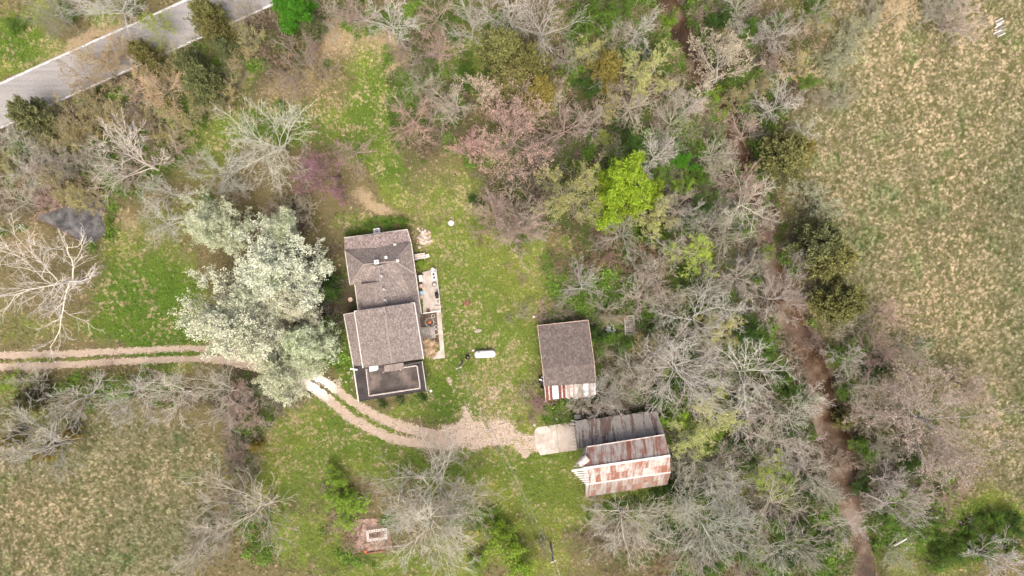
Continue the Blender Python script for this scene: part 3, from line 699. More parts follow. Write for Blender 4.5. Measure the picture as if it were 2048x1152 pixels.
# ------------------------------------------------------------------ things around the house
def cond_unit(loc, rz, sz, label):
    o = empty('air_conditioner', loc, label, 'air conditioner', 'air conditioners')
    m_ = MB(); m_.box(Vector(loc) + Vector((0, 0, sz[2] / 2)), sz, rz); m_.build('cabinet', M_WHITE, o)
    m_ = MB(); m_.lathe(Vector(loc) + Vector((.08, 0, sz[2])), [(.27, .0), (.27, .03), (.22, .03), (.22, .012), (.08, .012), (.08, .05), (.02, .05)], 20); m_.build('fan_grille', M_GREY, o)
    return o
cond_unit(P(755, 462.5, 0), TH, (.95, .72, .85), 'white air conditioner against the north wall of the house')
L0 = P(748, 735, ZD + .07)
o = empty('shed_box', L0, 'white box with a slanted hood standing on the dark deck', 'cabinet')
m_ = MB(); m_.box(L0 + Vector((0, 0, .55)), (.85, .75, 1.1), TH); m_.build('cabinet', M_WHITE, o)
m_ = MB(); m_.slab([L0 + Vector((.42, -.36, 1.05)), L0 + Vector((.75, -.1, .9)), L0 + Vector((.72, .3, .9)), L0 + Vector((.44, .4, 1.05))], .6); m_.build('side_hood', M_WHITE, o)

pt = [P(844, 545), P(873, 537.5), P(882.5, 621), P(847, 626)]
m_ = MB(); m_.slab([p + Vector((0, 0, .3)) for p in pt], .32); patio = m_.build('patio', M_CONC); tag(patio, kind='structure')
m_ = MB(); m_.slab([P(873, 624, .08), P(882.3, 623, .08), P(890, 716, .08), P(866, 719, .08), P(864, 712, .08), P(880, 700, .08)], .1); tag(m_.build('path', M_CONC), kind='structure')
pr = empty('patio_railing', P(878, 580, .3), 'low white railing along the outer edge of the patio', 'railing')
m_ = MB(); A_, B_ = P(873.3, 538, .3), P(882.4, 620, .3)
m_.bar(A_ + Vector((0, 0, .8)), B_ + Vector((0, 0, .8)), .09, .06); m_.build('top_rail', M_FASCIA, pr)
for i in range(9):
    m_ = MB(); c = A_.lerp(B_, i / 8); m_.bar(c, c + Vector((0, 0, .78)), .07); m_.build('post', M_FASCIA, pr)
pr = empty('patio_fence', P(864, 623, .0), 'short white fence closing the south end of the patio', 'fence')
m_ = MB(); A_, B_ = P(848, 626.5, 0), P(882, 621.5, 0); m_.bar(A_ + Vector((0, 0, .9)), B_ + Vector((0, 0, .9)), .1, .06); m_.build('top_rail', M_WHITE, pr)
for i in range(6):
    m_ = MB(); c = A_.lerp(B_, i / 5); m_.bar(c, c + Vector((0, 0, .88)), .07); m_.build('post', M_WHITE, pr)
st = empty('patio_steps', P(875, 616, .3), 'three pale wooden steps at the patio corner', 'steps')
for i in range(3):
    m_ = MB(); m_.box(P(875, 613 + i * 3, .55 - i * .1), (.8, .2, .1), TH); m_.build('tread', M_CONC, st)
bn = empty('plant_bench', P(868, 552, .3), 'white plant bench with two pots at the patio edge', 'bench')
m_ = MB(); m_.box(P(868, 552, .72), (.62, 1.15, .06), TH); m_.build('top', M_WHITE, bn)
for dx in (-.25, .25):
    for dy in (-.5, .5):
        m_ = MB(); c = P(868, 552, .3) + Vector((dx, dy, 0)); m_.bar(c, c + Vector((0, 0, .42)), .06); m_.build('leg', M_WHITE, bn)
def pot(px_, py_, z, r, h, mat, label, name='flower_pot', soil=M_SOIL, group='patio pots'):
    o = empty(name, P(px_, py_, z), label, 'pot', group)
    m_ = MB(); m_.lathe(P(px_, py_, z), [(r * .75, 0), (r, h), (r * .86, h), (r * .8, h * .75), (.01, h * .75)], 16); m_.build('rim', mat, o)
    m_ = MB(); m_.lathe(P(px_, py_, z + h * .78), [(r * .84, 0), (r * .5, .03), (.01, .04)], 12); m_.build('soil', soil, o)
    return o
pot(867.3, 548.5, .75, .2, .22, M_GREY, 'grey pot at the north end of the plant bench')
pot(868.6, 555.5, .75, .2, .22, M_STONE, 'tan pot at the south end of the plant bench')
pot(869, 569, .3, .33, .3, M_BLACK, 'black rubber tyre planter on the patio', 'tyre_planter', M_CONC)
pot(843.5, 586, .3, .3, .4, M_BLUE, 'round blue pot beside the house wall on the patio', soil=M_BLUE)
pot(876, 604, .3, .16, .3, M_WHITE, 'small white pot near the patio steps')
pot(845, 549, .3, .14, .25, M_RUSTP, 'small dark pot at the north wall corner of the patio')
pot(857, 622, .3, .28, .3, M_RUSTP, 'rusty brown tub by the south fence of the patio')
for i, (y_, ln, mt_, lab) in enumerate(((557, .85, M_WHITE, 'white bench against the house wall on the patio'), (572, .5, M_STONE, 'pinkish bin against the house wall on the patio'), (594, .5, M_STONE, 'tan box against the house wall south of the blue pot'))):
    c = P(842 + i * 1.2, y_, .3); o = empty('storage_box', c, lab, 'box')
    m_ = MB(); m_.box(c + Vector((0, 0, .22)), (.42, ln, .44), TH); m_.build('body', mt_, o)
    m_ = MB(); m_.box(c + Vector((0, 0, .47)), (.46, ln + .05, .05), TH); m_.build('lid', mt_, o)
c = P(875, 590, .3); o = empty('barbecue_grill', c, 'black barbecue grill on the patio beside the railing', 'grill')
m_ = MB(); m_.box(c + Vector((0, 0, .75)), (.5, .95, .2), TH); m_.build('firebox', M_BLACK, o)
m_ = MB(); m_.lathe(c + Vector((0, 0, .85)), [(.3, 0), (.28, .14), (.18, .24), (.02, .28)], 14); m_.build('lid', M_BLACK, o)
for dx in (-.18, .18):
    for dy in (-.4, .4):
        m_ = MB(); m_.bar(c + Vector((dx, dy, 0)), c + Vector((dx, dy, .66)), .05); m_.build('leg', M_GREY, o)
def chair(px_, py_, rz, label, z=.3, mat=M_WHITE):
    c = P(px_, py_, z); o = empty('garden_chair', c, label, 'chair', 'garden chairs'); M_ = Matrix.Rotation(rz, 3, 'Z')
    for k in range(4):
        m_ = MB(); m_.box(c + M_ @ Vector((0, -.18 + k * .12, .42)), (.48, .08, .03), rz); m_.build('seat_slat', mat, o)
    for k in range(4):
        m_ = MB(); m_.box(c + M_ @ Vector((-.18 + k * .12, .28, .7)), (.07, .04, .5), rz); m_.build('back_slat', mat, o)
    for dx in (-.2, .2):
        for dy in (-.18, .24):
            m_ = MB(); m_.bar(c + M_ @ Vector((dx, dy, 0)), c + M_ @ Vector((dx, dy, .42)), .05); m_.build('leg', mat, o)
chair(866, 539.5, 2.6, 'white slatted chair at the north corner of the patio')
chair(855.5, 512, -1.2, 'white slatted chair beside the pinkish table east of the house', 0)
c = P(841, 513, 0); o = empty('garden_table', c, 'pinkish white table against the east wall of the house', 'table')
for k in range(5):
    m_ = MB(); m_.box(c + Matrix.Rotation(TH, 3, 'Z') @ Vector((0, -.32 + k * .16, .74)), (1.55, .14, .04), TH); m_.build('table_board', M_STONE if k % 2 else M_FASCIA, o)
for dx in (-.65, .65):
    for dy in (-.28, .28):
        m_ = MB(); m_.bar(c + Vector((dx, dy, 0)), c + Vector((dx, dy, .72)), .06); m_.build('leg', M_FASCIA, o)
# flower bed with a stone ring, grey stoop
m_ = MB(); m_.slab([P(836, 628, .05), P(873, 624, .05), P(878, 690, .05), P(845, 690, .05)], .06); tag(m_.build('flower_bed', M_SOIL), kind='structure')
c = P(859.6, 644, .05); o = empty('stone_ring', c, 'dark stone ring around a small fire pit in the flower bed', 'fire pit')
for i in range(11):
    t_ = i / 11 * 6.283; m_ = MB(); m_.box(c + Vector((.62 * math.cos(t_), .62 * math.sin(t_), .1)), (.3, .2, .22), t_ + 1.57 + R.normal() * .1, R.normal() * .1); m_.build('stone', M_WOODG, o)
m_ = MB(); m_.lathe(c, [(.2, .02), (.12, .12), (.02, .14)], 9); m_.build('ember_stone', M_ORANGE, o)
o = empty('stoop', P(855, 665, 0), 'dark grey plank stoop beside the east wall of the house', 'stoop')
for i in range(7):
    t0, t1 = i / 7, (i + .9) / 7
    A0, A1, B0, B1 = P(840, 655, .4), P(868.5, 652.5, .4), P(844, 679, .4), P(872, 676, .4)
    m_ = MB(); m_.slab([A0.lerp(A1, t0), B0.lerp(B1, t0), B0.lerp(B1, t1), A0.lerp(A1, t1)], .4); m_.build('plank', M_WOODG, o)
for k, (x_, y_, r_, lab) in enumerate(((866.5, 632, .28, 'round white planter near the north end of the walkway'), (872.5, 654, .26, 'upper white planter beside the walkway and stoop'), (872, 664, .42, 'larger oval planter with pale plants beside the stoop'))):
    pot(x_, y_, .05, r_, .25, M_FASCIA, lab, 'white_planter')
pot(837, 632, .05, .35, .6, M_GREY, 'grey round bin at the house corner by the flower bed', 'rain_barrel', M_GREY)
# tall straw-coloured ornamental grass
M_STRAW = mat_noise('straw_blades', (.42, .3, .18), (.72, .56, .38), 6, .9)
for k, (x_, y_, lab) in enumerate(((854, 686, 'straw ornamental grass clump nearest the grey stoop'), (866, 690, 'straw ornamental grass clump against the walkway'), (852, 703, 'straw ornamental grass clump nearest the house corner'), (865, 706, 'straw ornamental grass clump at the foot of the walkway'))):
    g_ = np.random.default_rng(60 + k); V, F = tuft(g_, 190, 1.15, .07, .85, .22, 3.2)
    o = empty('ornamental_grass', P(x_, y_, .05), lab, 'grass', 'ornamental grasses by the walkway')
    add_obj('blades', np_mesh('blades', V, F, M_STRAW), o)
# covers, stump, stones in the lawn
c = P(902.5, 446.5, 0); o = empty('well_cover', c, 'round white well cover on the lawn north-east of the house', 'well cover')
m_ = MB(); m_.lathe(c, [(.42, 0), (.42, .3), (.36, .33), (.02, .33)], 22); m_.build('rim', M_GREY, o)
m_ = MB(); m_.lathe(c, [(.34, .3), (.34, .37), (.25, .4), (.02, .41)], 22); m_.build('lid', M_WHITE, o)
c = P(701, 599, 0); m_ = MB(); m_.lathe(c, [(.32, 0), (.32, .12), (.26, .14), (.26, .17), (.02, .17)], 20); tag(m_.build('tank_cover', M_STONE), 'round pinkish tank cover in the grass west of the house', 'cover')
c = P(934, 606, 0); o = empty('tree_stump', c, 'low brown stump on the lawn between house and shed', 'stump')
m_ = MB(); m_.lathe(c, [(.5, 0), (.38, .15), (.34, .2), (.3, .16), (.05, .17)], 13); m_.build('wood', M_RUSTP, o)
for i in range(9):
    t_ = i * .7; m_ = MB(); m_.box(c + Vector((.5 * math.cos(t_), .5 * math.sin(t_), .06)), (.25, .18, .16), t_); m_.build('root', M_SOIL, o)
c = P(957, 662.5, 0); o = empty('stone_heap', c, 'small heap of pale stones on the lawn above the white tank', 'stones')
for i in range(9):
    m_ = MB(); m_.lathe(c + Vector((R.normal() * .25, R.normal() * .25, 0)), [(.16, 0), (.18, .1), (.1, .2), (.02, .22)], 6); m_.build('stone', M_CONC, o)
o = empty('rock_pile', P(847, 476, 0), 'pile of pink and tan rocks off the north-east house corner', 'rocks')
for i in range(46):
    c = P(847 + R.normal() * 6, 475 + R.normal() * 7, 0); r_ = .12 + .14 * R.random(); m_ = MB(); m_.lathe(c, [(r_, 0), (r_ * 1.1, r_ * .6), (r_ * .6, r_ * 1.1), (.02, r_ * 1.2)], 6 + i % 3); m_.build('rock', (M_STONE, M_CONC)[i % 2], o)
# propane tank
c = P(970, 708, .75); o = empty('propane_tank', P(970, 708, 0), 'long white propane tank lying on the lawn', 'propane tank')
prof = []
for i in range(9):
    t_ = math.pi / 2 * i / 8; prof.append((.52 * math.sin(t_) + .005, -1.5 - .1 + .0 - .0 + (1.1 - .52 * math.cos(t_)) - 1.1 + .1))
prof = [(r, z) for r, z in prof]; prof2 = [(r, -z) for r, z in prof[::-1]]
AX = Matrix.Rotation(math.radians(3), 4, 'Z') @ Matrix.Rotation(math.pi / 2, 4, 'Y')
prof = [(.52 * math.sin(math.pi / 2 * i / 8) + .004, -1.0 - .5 * math.cos(math.pi / 2 * i / 8)) for i in range(9)]
m_ = MB(); m_.lathe(c, prof + [(r, -z) for r, z in prof[::-1]], 28, AX); m_.build('vessel', M_WHITE, o, True)
m_ = MB(); m_.lathe(c + Vector((-.85, .12, .45)), [(.2, 0), (.2, .16), (.14, .24), (.02, .25)], 18); m_.build('valve_dome', M_FASCIA, o)
for dx in (-.9, .9):
    m_ = MB(); m_.box(c + Vector((dx, dx * .05, -.62)), (.25, .75, .3), TH / 3); m_.build('support', M_CONC, o)
m_ = MB(); c = P(946.5, 701, .1); m_.box(c, (.32, .2, .2), .4); tag(m_.build('cinder_block', M_FASCIA), 'small white block beside the left end of the propane tank', 'block')
c = P(935.5, 714, 0); o = empty('burn_barrel', c, 'small black barrel left of the propane tank', 'barrel')
m_ = MB(); m_.lathe(c, [(.3, 0), (.3, .8), (.26, .8), (.26, .2), (.02, .2)], 16); m_.build('drum', M_BLACK, o)
m_ = MB(); m_.lathe(c + Vector((.05, -.02, .55)), [(.14, 0), (.1, .12), (.02, .16)], 7); m_.build('ash', M_CONC, o)

# ------------------------------------------------------------------ utility poles and service cable
def pole(bx, by, h, label):
    o = empty('utility_pole', P(bx, by, 0), label, 'utility pole', 'utility poles')
    m_ = MB(); m_.lathe(P(bx, by, 0), [(.17, -.3), (.11, h)], 10); m_.build('post', M_WOODG, o)
    tp = P(bx, by, 0) + Vector((0, 0, h)); m_ = MB(); m_.bar(tp + Vector((-.35, -.15, -.3)), tp + Vector((.35, .15, -.3)), .09, .1); m_.build('crossarm', M_WOODW, o)
    for k in (-.3, .3):
        m_ = MB(); m_.lathe(tp + Vector((k, k * .43, -.25)), [(.05, 0), (.06, .08), (.04, .1), (.05, .16), (.01, .18)], 8); m_.build('insulator', M_WHITE, o)
    return o, tp
p1, t1_ = pole(924.5, 725, 7, 'short grey pole with crossarm standing below the propane tank')
p2, t2_ = pole(1101, 1085, 7, 'grey pole with crossarm on the grass below the barn')
far_t = P(1195, 1400, 7)
def cable(A, B, sag, off, label, r=.022, dash=False):
    m_ = MB(); pts = []
    for i in range(25):
        t_ = i / 24; p = A.lerp(B, t_) + Vector((off * .8, off * .35, -.25 - sag * 4 * t_ * (1 - t_))); pts.append(p)
    for p, q in zip(pts[:-1], pts[1:]): m_.bar(p, q, r * 2)
    return tag(m_.build('overhead_cable', M_CABLE), label, 'cable', 'overhead cables')
cable(t1_, t2_, .9, -.3, 'left strand of the cable between the two poles'); cable(t1_, t2_, 1.1, .3, 'right strand of the cable between the two poles', .03)
cable(t2_, far_t, .5, -.3, 'left cable strand leaving the frame at the bottom'); cable(t2_, far_t, .7, .3, 'right cable strand leaving the frame at the bottom', .03)

# ------------------------------------------------------------------ shed
shed = empty('shed', P(1135, 710, 0), 'brown shingled shed with a striped sheet-metal lean-to', 'shed')
A, B_, C_, D_ = P(1075, 651, 2.5), P(1176.7, 640, 2.5), P(1191.3, 766, 3.0), P(1088.3, 773, 3.0)
E_, F_ = P(1085.2, 736.5, 3.7), P(1189, 727.5, 3.7)
m_ = MB(); m_.slab([A, B_, F_, E_], .12); m_.slab([E_, F_, C_, D_], .12); sroof = m_.build('roof', M_SHED, shed)
m_ = MB()
for p, q in ((A, B_), (A, E_), (E_, D_), (B_, F_), (F_, C_)): m_.bar(p + Vector((0, 0, -.06)), q + Vector((0, 0, -.06)), .07, .16)
m_.build('fascia', M_STONE, sroof)
m_ = MB(); m_.prism(inset([A, B_, C_, D_], .3), 0, 2.32); m_.build('wall', M_WOODG, shed)
LP0, LP1 = P(1088.8, 773, 2.65), P(1191.8, 765.5, 2.65); LQ0, LQ1 = P(1091, 801, 2.15), P(1192, 790, 2.15)
seq = [(.05, 'g'), (.055, 'r'), (.025, 'g'), (.05, 'r'), (.12, 'b'), (.055, 'r'), (.025, 'g'), (.05, 'r'), (.03, 'g'), (.06, 'k'), (.06, 'g'), (.04, 'k'), (.05, 'g'), (.06, 'k'), (.05, 'k'), (.1, 'b'), (.05, 'k'), (.05, 'g'), (.04, 'b')]
seq[0] = (.015, 'g'); tot = sum(s_[0] for s_ in seq); acc = 0
for i, (w_, k_) in enumerate(seq):
    t0, t1 = acc / tot, (acc + w_ * .96) / tot; acc += w_
    ex = 1 + .08 * R.normal(); lift = Vector((0, 0, .025 * (i % 2)))
    a0, a1 = LP0.lerp(LP1, t0) + lift, LP0.lerp(LP1, t1) + lift; b0, b1 = LQ0.lerp(LQ1, t0) + lift, LQ0.lerp(LQ1, t1) + lift
    m_ = MB(); m_.slab([a0, a0.lerp(b0, ex), a1.lerp(b1, ex), a1], .02)
    for u in (.25, .75):
        g0, g1 = a0.lerp(a1, u), a0.lerp(b0, ex).lerp(a1.lerp(b1, ex), u); m_.bar(g0 + Vector((0, 0, .012)), g1 + Vector((0, 0, .012)), .05, .03)
    m_.build('metal_sheet', {'g': M_GALV, 'r': M_RUST, 'b': M_SKYL, 'k': M_BARNS}[k_], shed)
for t_ in (.02, .5, .98):
    m_ = MB(); q = LQ0.lerp(LQ1, t_); m_.bar(Vector((q.x, q.y + .1, 0)), q + Vector((0, .1, -.05)), .12); m_.build('post', M_WOODG, shed)
m_ = MB(); m_.bar(P(1089, 803, .6), P(1098, 799, 1.3), .16, .06); tag(m_.build('loose_board', M_WOODW), 'pale loose board leaning at the lean-to corner of the shed', 'board')
# junk next to the shed
o = empty('junk_heap', P(1083, 764, 0), 'black and white junk heaped at the west wall of the shed', 'junk')
for i in range(12):
    c = P(1083 + R.normal() * 2.2, 763 + R.normal() * 6, .15 + .35 * R.random()); m_ = MB(); m_.box(c, (.25 + .4 * R.random(), .2 + .2 * R.random(), .2), R.random() * 3, R.normal() * .4); m_.build('scrap', (M_BLACK, M_BLACK, M_WHITE)[i % 3], o)
o = empty('wooden_frame', P(1259, 651, 0), 'grey rectangular wooden frame in the brush right of the shed', 'frame')
for p, q in (((1249, 632), (1251, 669)), ((1267, 631), (1270, 668)), ((1249, 632), (1267, 631)), ((1251, 669), (1270, 668))):
    m_ = MB(); m_.bar(P(*p, .9), P(*q, .9), .14, .12); m_.build('rail', M_WOODG, o)
for p in ((1249, 632), (1251, 669), (1267, 631), (1270, 668)):
    m_ = MB(); m_.bar(P(*p, 0), P(*p, .84), .12); m_.build('post', M_WOODG, o)
for i in range(9):
    t_ = (i + .5) / 9; m_ = MB(); m_.bar(P(1249 + 2 * t_, 632 + 37 * t_, .7), P(1267 + 3 * t_, 631 + 37 * t_, .7), .16, .04); m_.build('slat', M_WOODG, o)
o = empty('scrap_pile', P(1222, 664, 0), 'pale blue and white scrap lying right of the shed', 'scrap')
for i in range(11):
    c = P(1222 + R.normal() * 7, 665 + R.normal() * 5, .2); m_ = MB(); m_.box(c, (.3 + .6 * R.random(), .3, .12), R.random() * 3, R.normal() * .3); m_.build('scrap', (M_SKYL, M_BLACK, M_WHITE)[i % 3], o)
for k, (x_, y_, x2, y2, lab) in enumerate(((1092.5, 634.5, 1094.5, 638.5, 'short white stick lying on the brush north of the shed'), (1103.5, 835, 1107, 840, 'white stick on the ground right of the concrete pad end'), (1121.5, 830, 1123.5, 834.5, 'thin white stick between shed and concrete pad'), (911, 686, 914, 696, 'straw-coloured stick on the lawn right of the walkway'))):
    m_ = MB(); m_.bar(P(x_, y_, .12), P(x2, y2, .12), .09, .08); tag(m_.build('stick', M_WHITE if k < 3 else M_STONE), lab, 'stick')
for k, (x_, y_, lab) in enumerate(((1112.5, 838.5, 'white stone on bare ground above the concrete pad'), (1069, 849, 'white stone at the upper left corner of the concrete pad'), (862, 781.5, 'white stone just right of the deck corner'), (1068, 633, 'white stone off the upper left corner of the shed'))):
    m_ = MB(); m_.lathe(P(x_, y_, 0), [(.15, 0), (.2, .1), (.12, .2), (.02, .22)], 9); tag(m_.build('stone', M_WHITE), lab, 'stone')
c = P(1155, 834, 0); o = empty('board_stack', c, 'pale boards stacked beside the upper barn corner', 'boards')
for i in range(4):
    m_ = MB(); m_.bar(P(1149, 831 + i * 2, .5), P(1162, 830.5 + i * 2, .5), .11, .08); m_.build('board', M_WOODW, o)

# ------------------------------------------------------------------ concrete pad
pad = empty('concrete_pad', P(1110, 878, 0), 'weathered concrete pad in front of the rusty barn', 'concrete pad')
m_ = MB(); m_.slab([P(1073.7, 854.7, .12), P(1068.3, 863, .12), P(1071, 889.3, .12), P(1080.5, 910.8, .12), P(1118, 905, .12), P(1111.7, 849.3, .12)], .25); m_.build('slab', M_CONC, pad)
m_ = MB(); m_.slab([P(1112.2, 849.2, .12), P(1118.5, 904.9, .12), P(1154, 900.3, .12), P(1147.6, 843.4, .12)], .25); m_.build('slab', M_CONC2, pad)

# ------------------------------------------------------------------ barn
barn = empty('barn', P(1250, 925, 0), 'rusty sheet-metal gambrel barn with a low grey side roof', 'barn')
ZT, ZB, ZL = 7.4, 5.5, 3.0
RW, RE = P(1166, 936.5, ZT), P(1340, 911.2, ZT)
NW_, NE_ = P(1174, 893.5, ZB), P(1329, 869, ZB)
SW_, SE_ = P(1171.3, 968.8, ZB), P(1340.8, 944, ZB)
EW, EE = P(1171.5, 993.6, ZL), P(1334.4, 968.6, ZL)
def sheets(a, b, c, d, n, mat, name='roof_panel', parent=barn, rag=.0, ribs=3, lift0=0.0):
    """sheets from edge a-b (top) down to d-c (bottom)"""
    nrm = (b - a).cross(d - a).normalized(); nrm = nrm if nrm.z > 0 else -nrm
    for i in range(n):
        t0, t1 = i / n, (i + 1.02) / n
        e0 = 1 + rag * R.random() - rag * .5
        A0, A1, D0, D1 = a.lerp(b, t0), a.lerp(b, min(t1, 1)), d.lerp(c, t0), d.lerp(c, min(t1, 1))
        D0 = A0.lerp(D0, e0); D1 = A1.lerp(D1, e0)
        up_ = nrm * (.012 * (i % 2) + lift0 + .004 * R.random())
        m_ = MB(); m_.slab([A0 + up_, D0 + up_, D1 + up_, A1 + up_], .012)
        for k in range(ribs):
            u = (k + .02) / ribs
            m_.bar(A0.lerp(A1, u) + up_ + nrm * .015, D0.lerp(D1, u) + up_ + nrm * .015, .045, .04)
        m_.build(name, mat, parent)
sheets(RW, RE, NE_, NW_, 16, M_BARN); 
def band(a, b, c, d, n, rows, mat, **kw):
    for r_ in range(rows):
        t0, t1 = r_ / rows, (r_ + 1.03) / rows
        sheets(a.lerp(d, t0), b.lerp(c, t0), b.lerp(c, min(t1, 1)), a.lerp(d, min(t1, 1)), n, mat, lift0=.02 * (rows - r_), **kw)
band(RW, RE, SE_, SW_, 16, 2, M_BARN)
band(SW_, SE_, EE, EW, 16, 2, M_BARNS)
m_ = MB(); u = Vector((0, 0, .08)); HT = P(1143.5, 941.3, ZT + .05)
m_.bar(RW + u, RE + u, .3, .05); m_.build('ridge_cap', M_FASCIA, barn)
m_ = MB(); m_.bar(SW_ + u, SE_ + u, .2, .05); m_.build('flashing', M_FASCIA, barn)
m_ = MB(); m_.bar(NW_ + u, NE_ + u, .14, .05); m_.bar(NW_ + u, RW + u, .1, .05); m_.build('flashing', M_GALV, barn)
# walls with planks
cw_ = [P(1178, 893, 0), P(1329, 870, 0)]
def wp(p, z): return Vector((p.x, p.y, z))
in_ = Vector((.35, .05, 0))
m_ = MB()
for X, sgn in ((0, 1), (1, -1)):
    R_, Nn, Ss, Ee = ((RW, NW_, SW_, EW), (RE, NE_, SE_, EE))[X]
    o_ = in_ * sgn
    n = len(m_.v); outline = [wp(Ee + o_, 0), wp(Ee + o_, ZL - .2), wp(Ss + o_ , ZB - .2), wp(R_ + o_, ZT - .25), wp(Nn + o_, ZB - .2), wp(Nn + o_, 0)]
    m_.v += [tuple(p) for p in outline]; m_.f.append(list(range(n, n + 6)))
n = len(m_.v); m_.v += [tuple(wp(EW + in_ + Vector((0, .3, 0)), 0)), tuple(wp(EE - in_ + Vector((0, .3, 0)), 0)), tuple(wp(EE - in_ + Vector((0, .3, 0)), ZL - .1)), tuple(wp(EW + in_ + Vector((0, .3, 0)), ZL - .1))]; m_.f.append([n, n + 1, n + 2, n + 3])
m_.build('wall', M_WOODG, barn)
for i in range(20):       # upright planks of the west gable
    t_ = (i + .5) / 20; yb = wp(EW, 0).lerp(wp(NW_, 0), t_); zt_ = np.interp(t_, [0, (SW_ - EW).length / (NW_ - EW).length * .45, .55, 1], [ZL, ZB, ZT, ZB]) - .35
    m_ = MB(); m_.bar(wp(yb, 0) + in_ * .82, wp(yb, zt_) + in_ * .82, .26, .03); m_.build('plank', M_WOODG, barn)
# hay hood: bare sheathing boards running past the gable
for side, (foot, mt_, nb) in enumerate(((SW_, M_WOODW, 7), (NW_.lerp(P(1160, 900, ZB), .2), M_WOODG, 10))):
    for i in range(nb):
        t_ = (i + .3) / nb
        edge = RW.lerp(foot, t_) + Vector((.6, -.08, .02)); out = HT.lerp(foot, t_ ** (1.0 if side == 0 else .8)) + Vector((-.12 * R.random(), 0, .0)); out.z = edge.z
        m_ = MB(); m_.bar(out, edge, .17, .04); m_.build('board', mt_, barn)
m_ = MB(); m_.bar(HT + Vector((0, 0, .02)), RW + Vector((.3, 0, .02)), .2, .08); m_.build('ridge_board', M_WOODW, barn)
# curled sheet lying on the hood
a0, a1 = P(1162.5, 934, ZT - .1), P(1180, 921, ZT - .35); n_b = Vector((-.6, .75, 0))
m_ = MB()
arc = [(0, 0.1), (.25, .32), (.55, .42), (.85, .36), (1.05, .1)]
for (x1_, z1_), (x2_, z2_) in zip(arc[:-1], arc[1:]):
    m_.slab([a0 + n_b * x1_ + Vector((0, 0, z1_)), a1 + n_b * x1_ + Vector((0, 0, z1_)), a1 + n_b * x2_ + Vector((0, 0, z2_)), a0 + n_b * x2_ + Vector((0, 0, z2_))], .02)
m_.build('curled_sheet', M_GALV, barn)
# low side roof on the north
LA, LB = P(1174, 894, 4.2), P(1329, 869, 4.2); LC, LD = P(1313.5, 822, 2.5), P(1150, 842, 2.5)
sheets(LA + Vector((-1.3, -.2, 0)), LB, LC, LD, 20, M_LEAN, rag=.04, ribs=2)
for i in range(11):
    p = LD.lerp(LC, i / 10); m_ = MB(); m_.bar(wp(p, 0) + Vector((0, -.4, 0)), p + Vector((0, -.4, -.1)), .15); m_.build('post', M_WOODG, barn)
m_ = MB(); m_.prism([LD + Vector((.4, -.5, 0)), LC + Vector((-.4, -.5, 0)), LC + Vector((-.4, -.7, 0)), LD + Vector((.4, -.7, 0))], 0, 2.3); m_.build('wall', M_WOODG, barn)
for i in range(9):
    p = LD.lerp(LA + Vector((-1.3, -.2, 0)), i / 8) + Vector((-.05, 0, -.06)); m_ = MB(); m_.bar(p + Vector((-.5, .05, 0)), p + Vector((1, -.1, 0)), .12, .05); m_.build('board', M_WOODG, barn)

# ------------------------------------------------------------------ garden bed with white lattice frame
o = empty('raised_bed', P(730, 1080, 0), 'mulched garden bed with a dark timber edge at the lower left', 'garden bed')
m_ = MB(); m_.bar(P(692, 1058, .15), P(697, 1112, .15), .22, .3); m_.build('timber', M_RUSTP, o); m_ = MB(); m_.bar(P(697, 1112, .14), P(770, 1101, .14), .2, .28); m_.build('timber', M_RUSTP, o)
m_ = MB(); m_.slab([P(694, 1050, .06), P(698, 1110, .06), P(785, 1098, .06), P(775, 1036, .06), P(720, 1038, .06)], .06); m_.build('mulch', mat_noise('bark_mulch', (.12, .075, .055), (.42, .3, .25), 5, .95, bmp=.7), o)
o = empty('lattice_frame', P(753, 1070, 0), 'white lattice frame standing on the mulched garden bed', 'lattice frame')
c4 = [P(732.5, 1062, .75), P(773, 1056.5, .75), P(774.5, 1077, .75), P(735, 1083, .75)]
for i in range(4):
    p, q = c4[i], c4[(i + 1) % 4]; d = (q - p).normalized(); nn = Vector((-d.y, d.x, 0)) * -.26
    for k in (0, 1):
        m_ = MB(); m_.bar(p + nn * k, q + nn * k, .07, .05); m_.build('rail', M_FASCIA, o)
    n = int((q - p).length / .3)
    for k in range(n):
        t_ = (k + .5) / n; m_ = MB(); s0_ = p.lerp(q, t_); m_.bar(s0_ + Vector((0, 0, -.01)), s0_ + nn + Vector((0, 0, -.01)), .13, .03); m_.build('slat', M_FASCIA, o)
    m_ = MB(); m_.bar(Vector((p.x, p.y, 0)), p, .09); m_.build('post', M_FASCIA, o)
pot(731, 1103, .06, .22, .3, M_ORANGE, 'orange bucket at the lower edge of the mulched bed', 'orange_bucket', M_ORANGE, None)

# ------------------------------------------------------------------ far bits: log, log stack, stump heap, fence post debris
m_ = MB(); a_, b2 = P(1788, 1091, .25), P(1813, 1077, .25); m_.lathe(a_, [(.16, 0), (.13, (b2 - a_).length)], 10, (b2 - a_).to_track_quat('Z', 'Y').to_matrix().to_4x4()); tag(m_.build('fallen_log', M_WOODW), 'bleached straight log in the grass right of the creek', 'log')
o = empty('log_stack', P(1998, 52, 0), 'stack of pale split logs near the top right corner', 'logs')
for i in range(11):
    c = P(2000 + R.normal() * 3, 40 + i * 3, .15 + .12 * (i % 3)); a_ = .45 + R.normal() * .07; d = Vector((math.cos(a_), math.sin(a_), 0)) * .6
    m_ = MB(); m_.bar(c - d, c + d, .15, .13); m_.build('log', (M_WOODW, M_WOODG)[i % 2], o)
o = empty('stump_heap', P(1935, 1040, 0), 'heap of dark uprooted stumps in the green grass at lower right', 'stump heap')
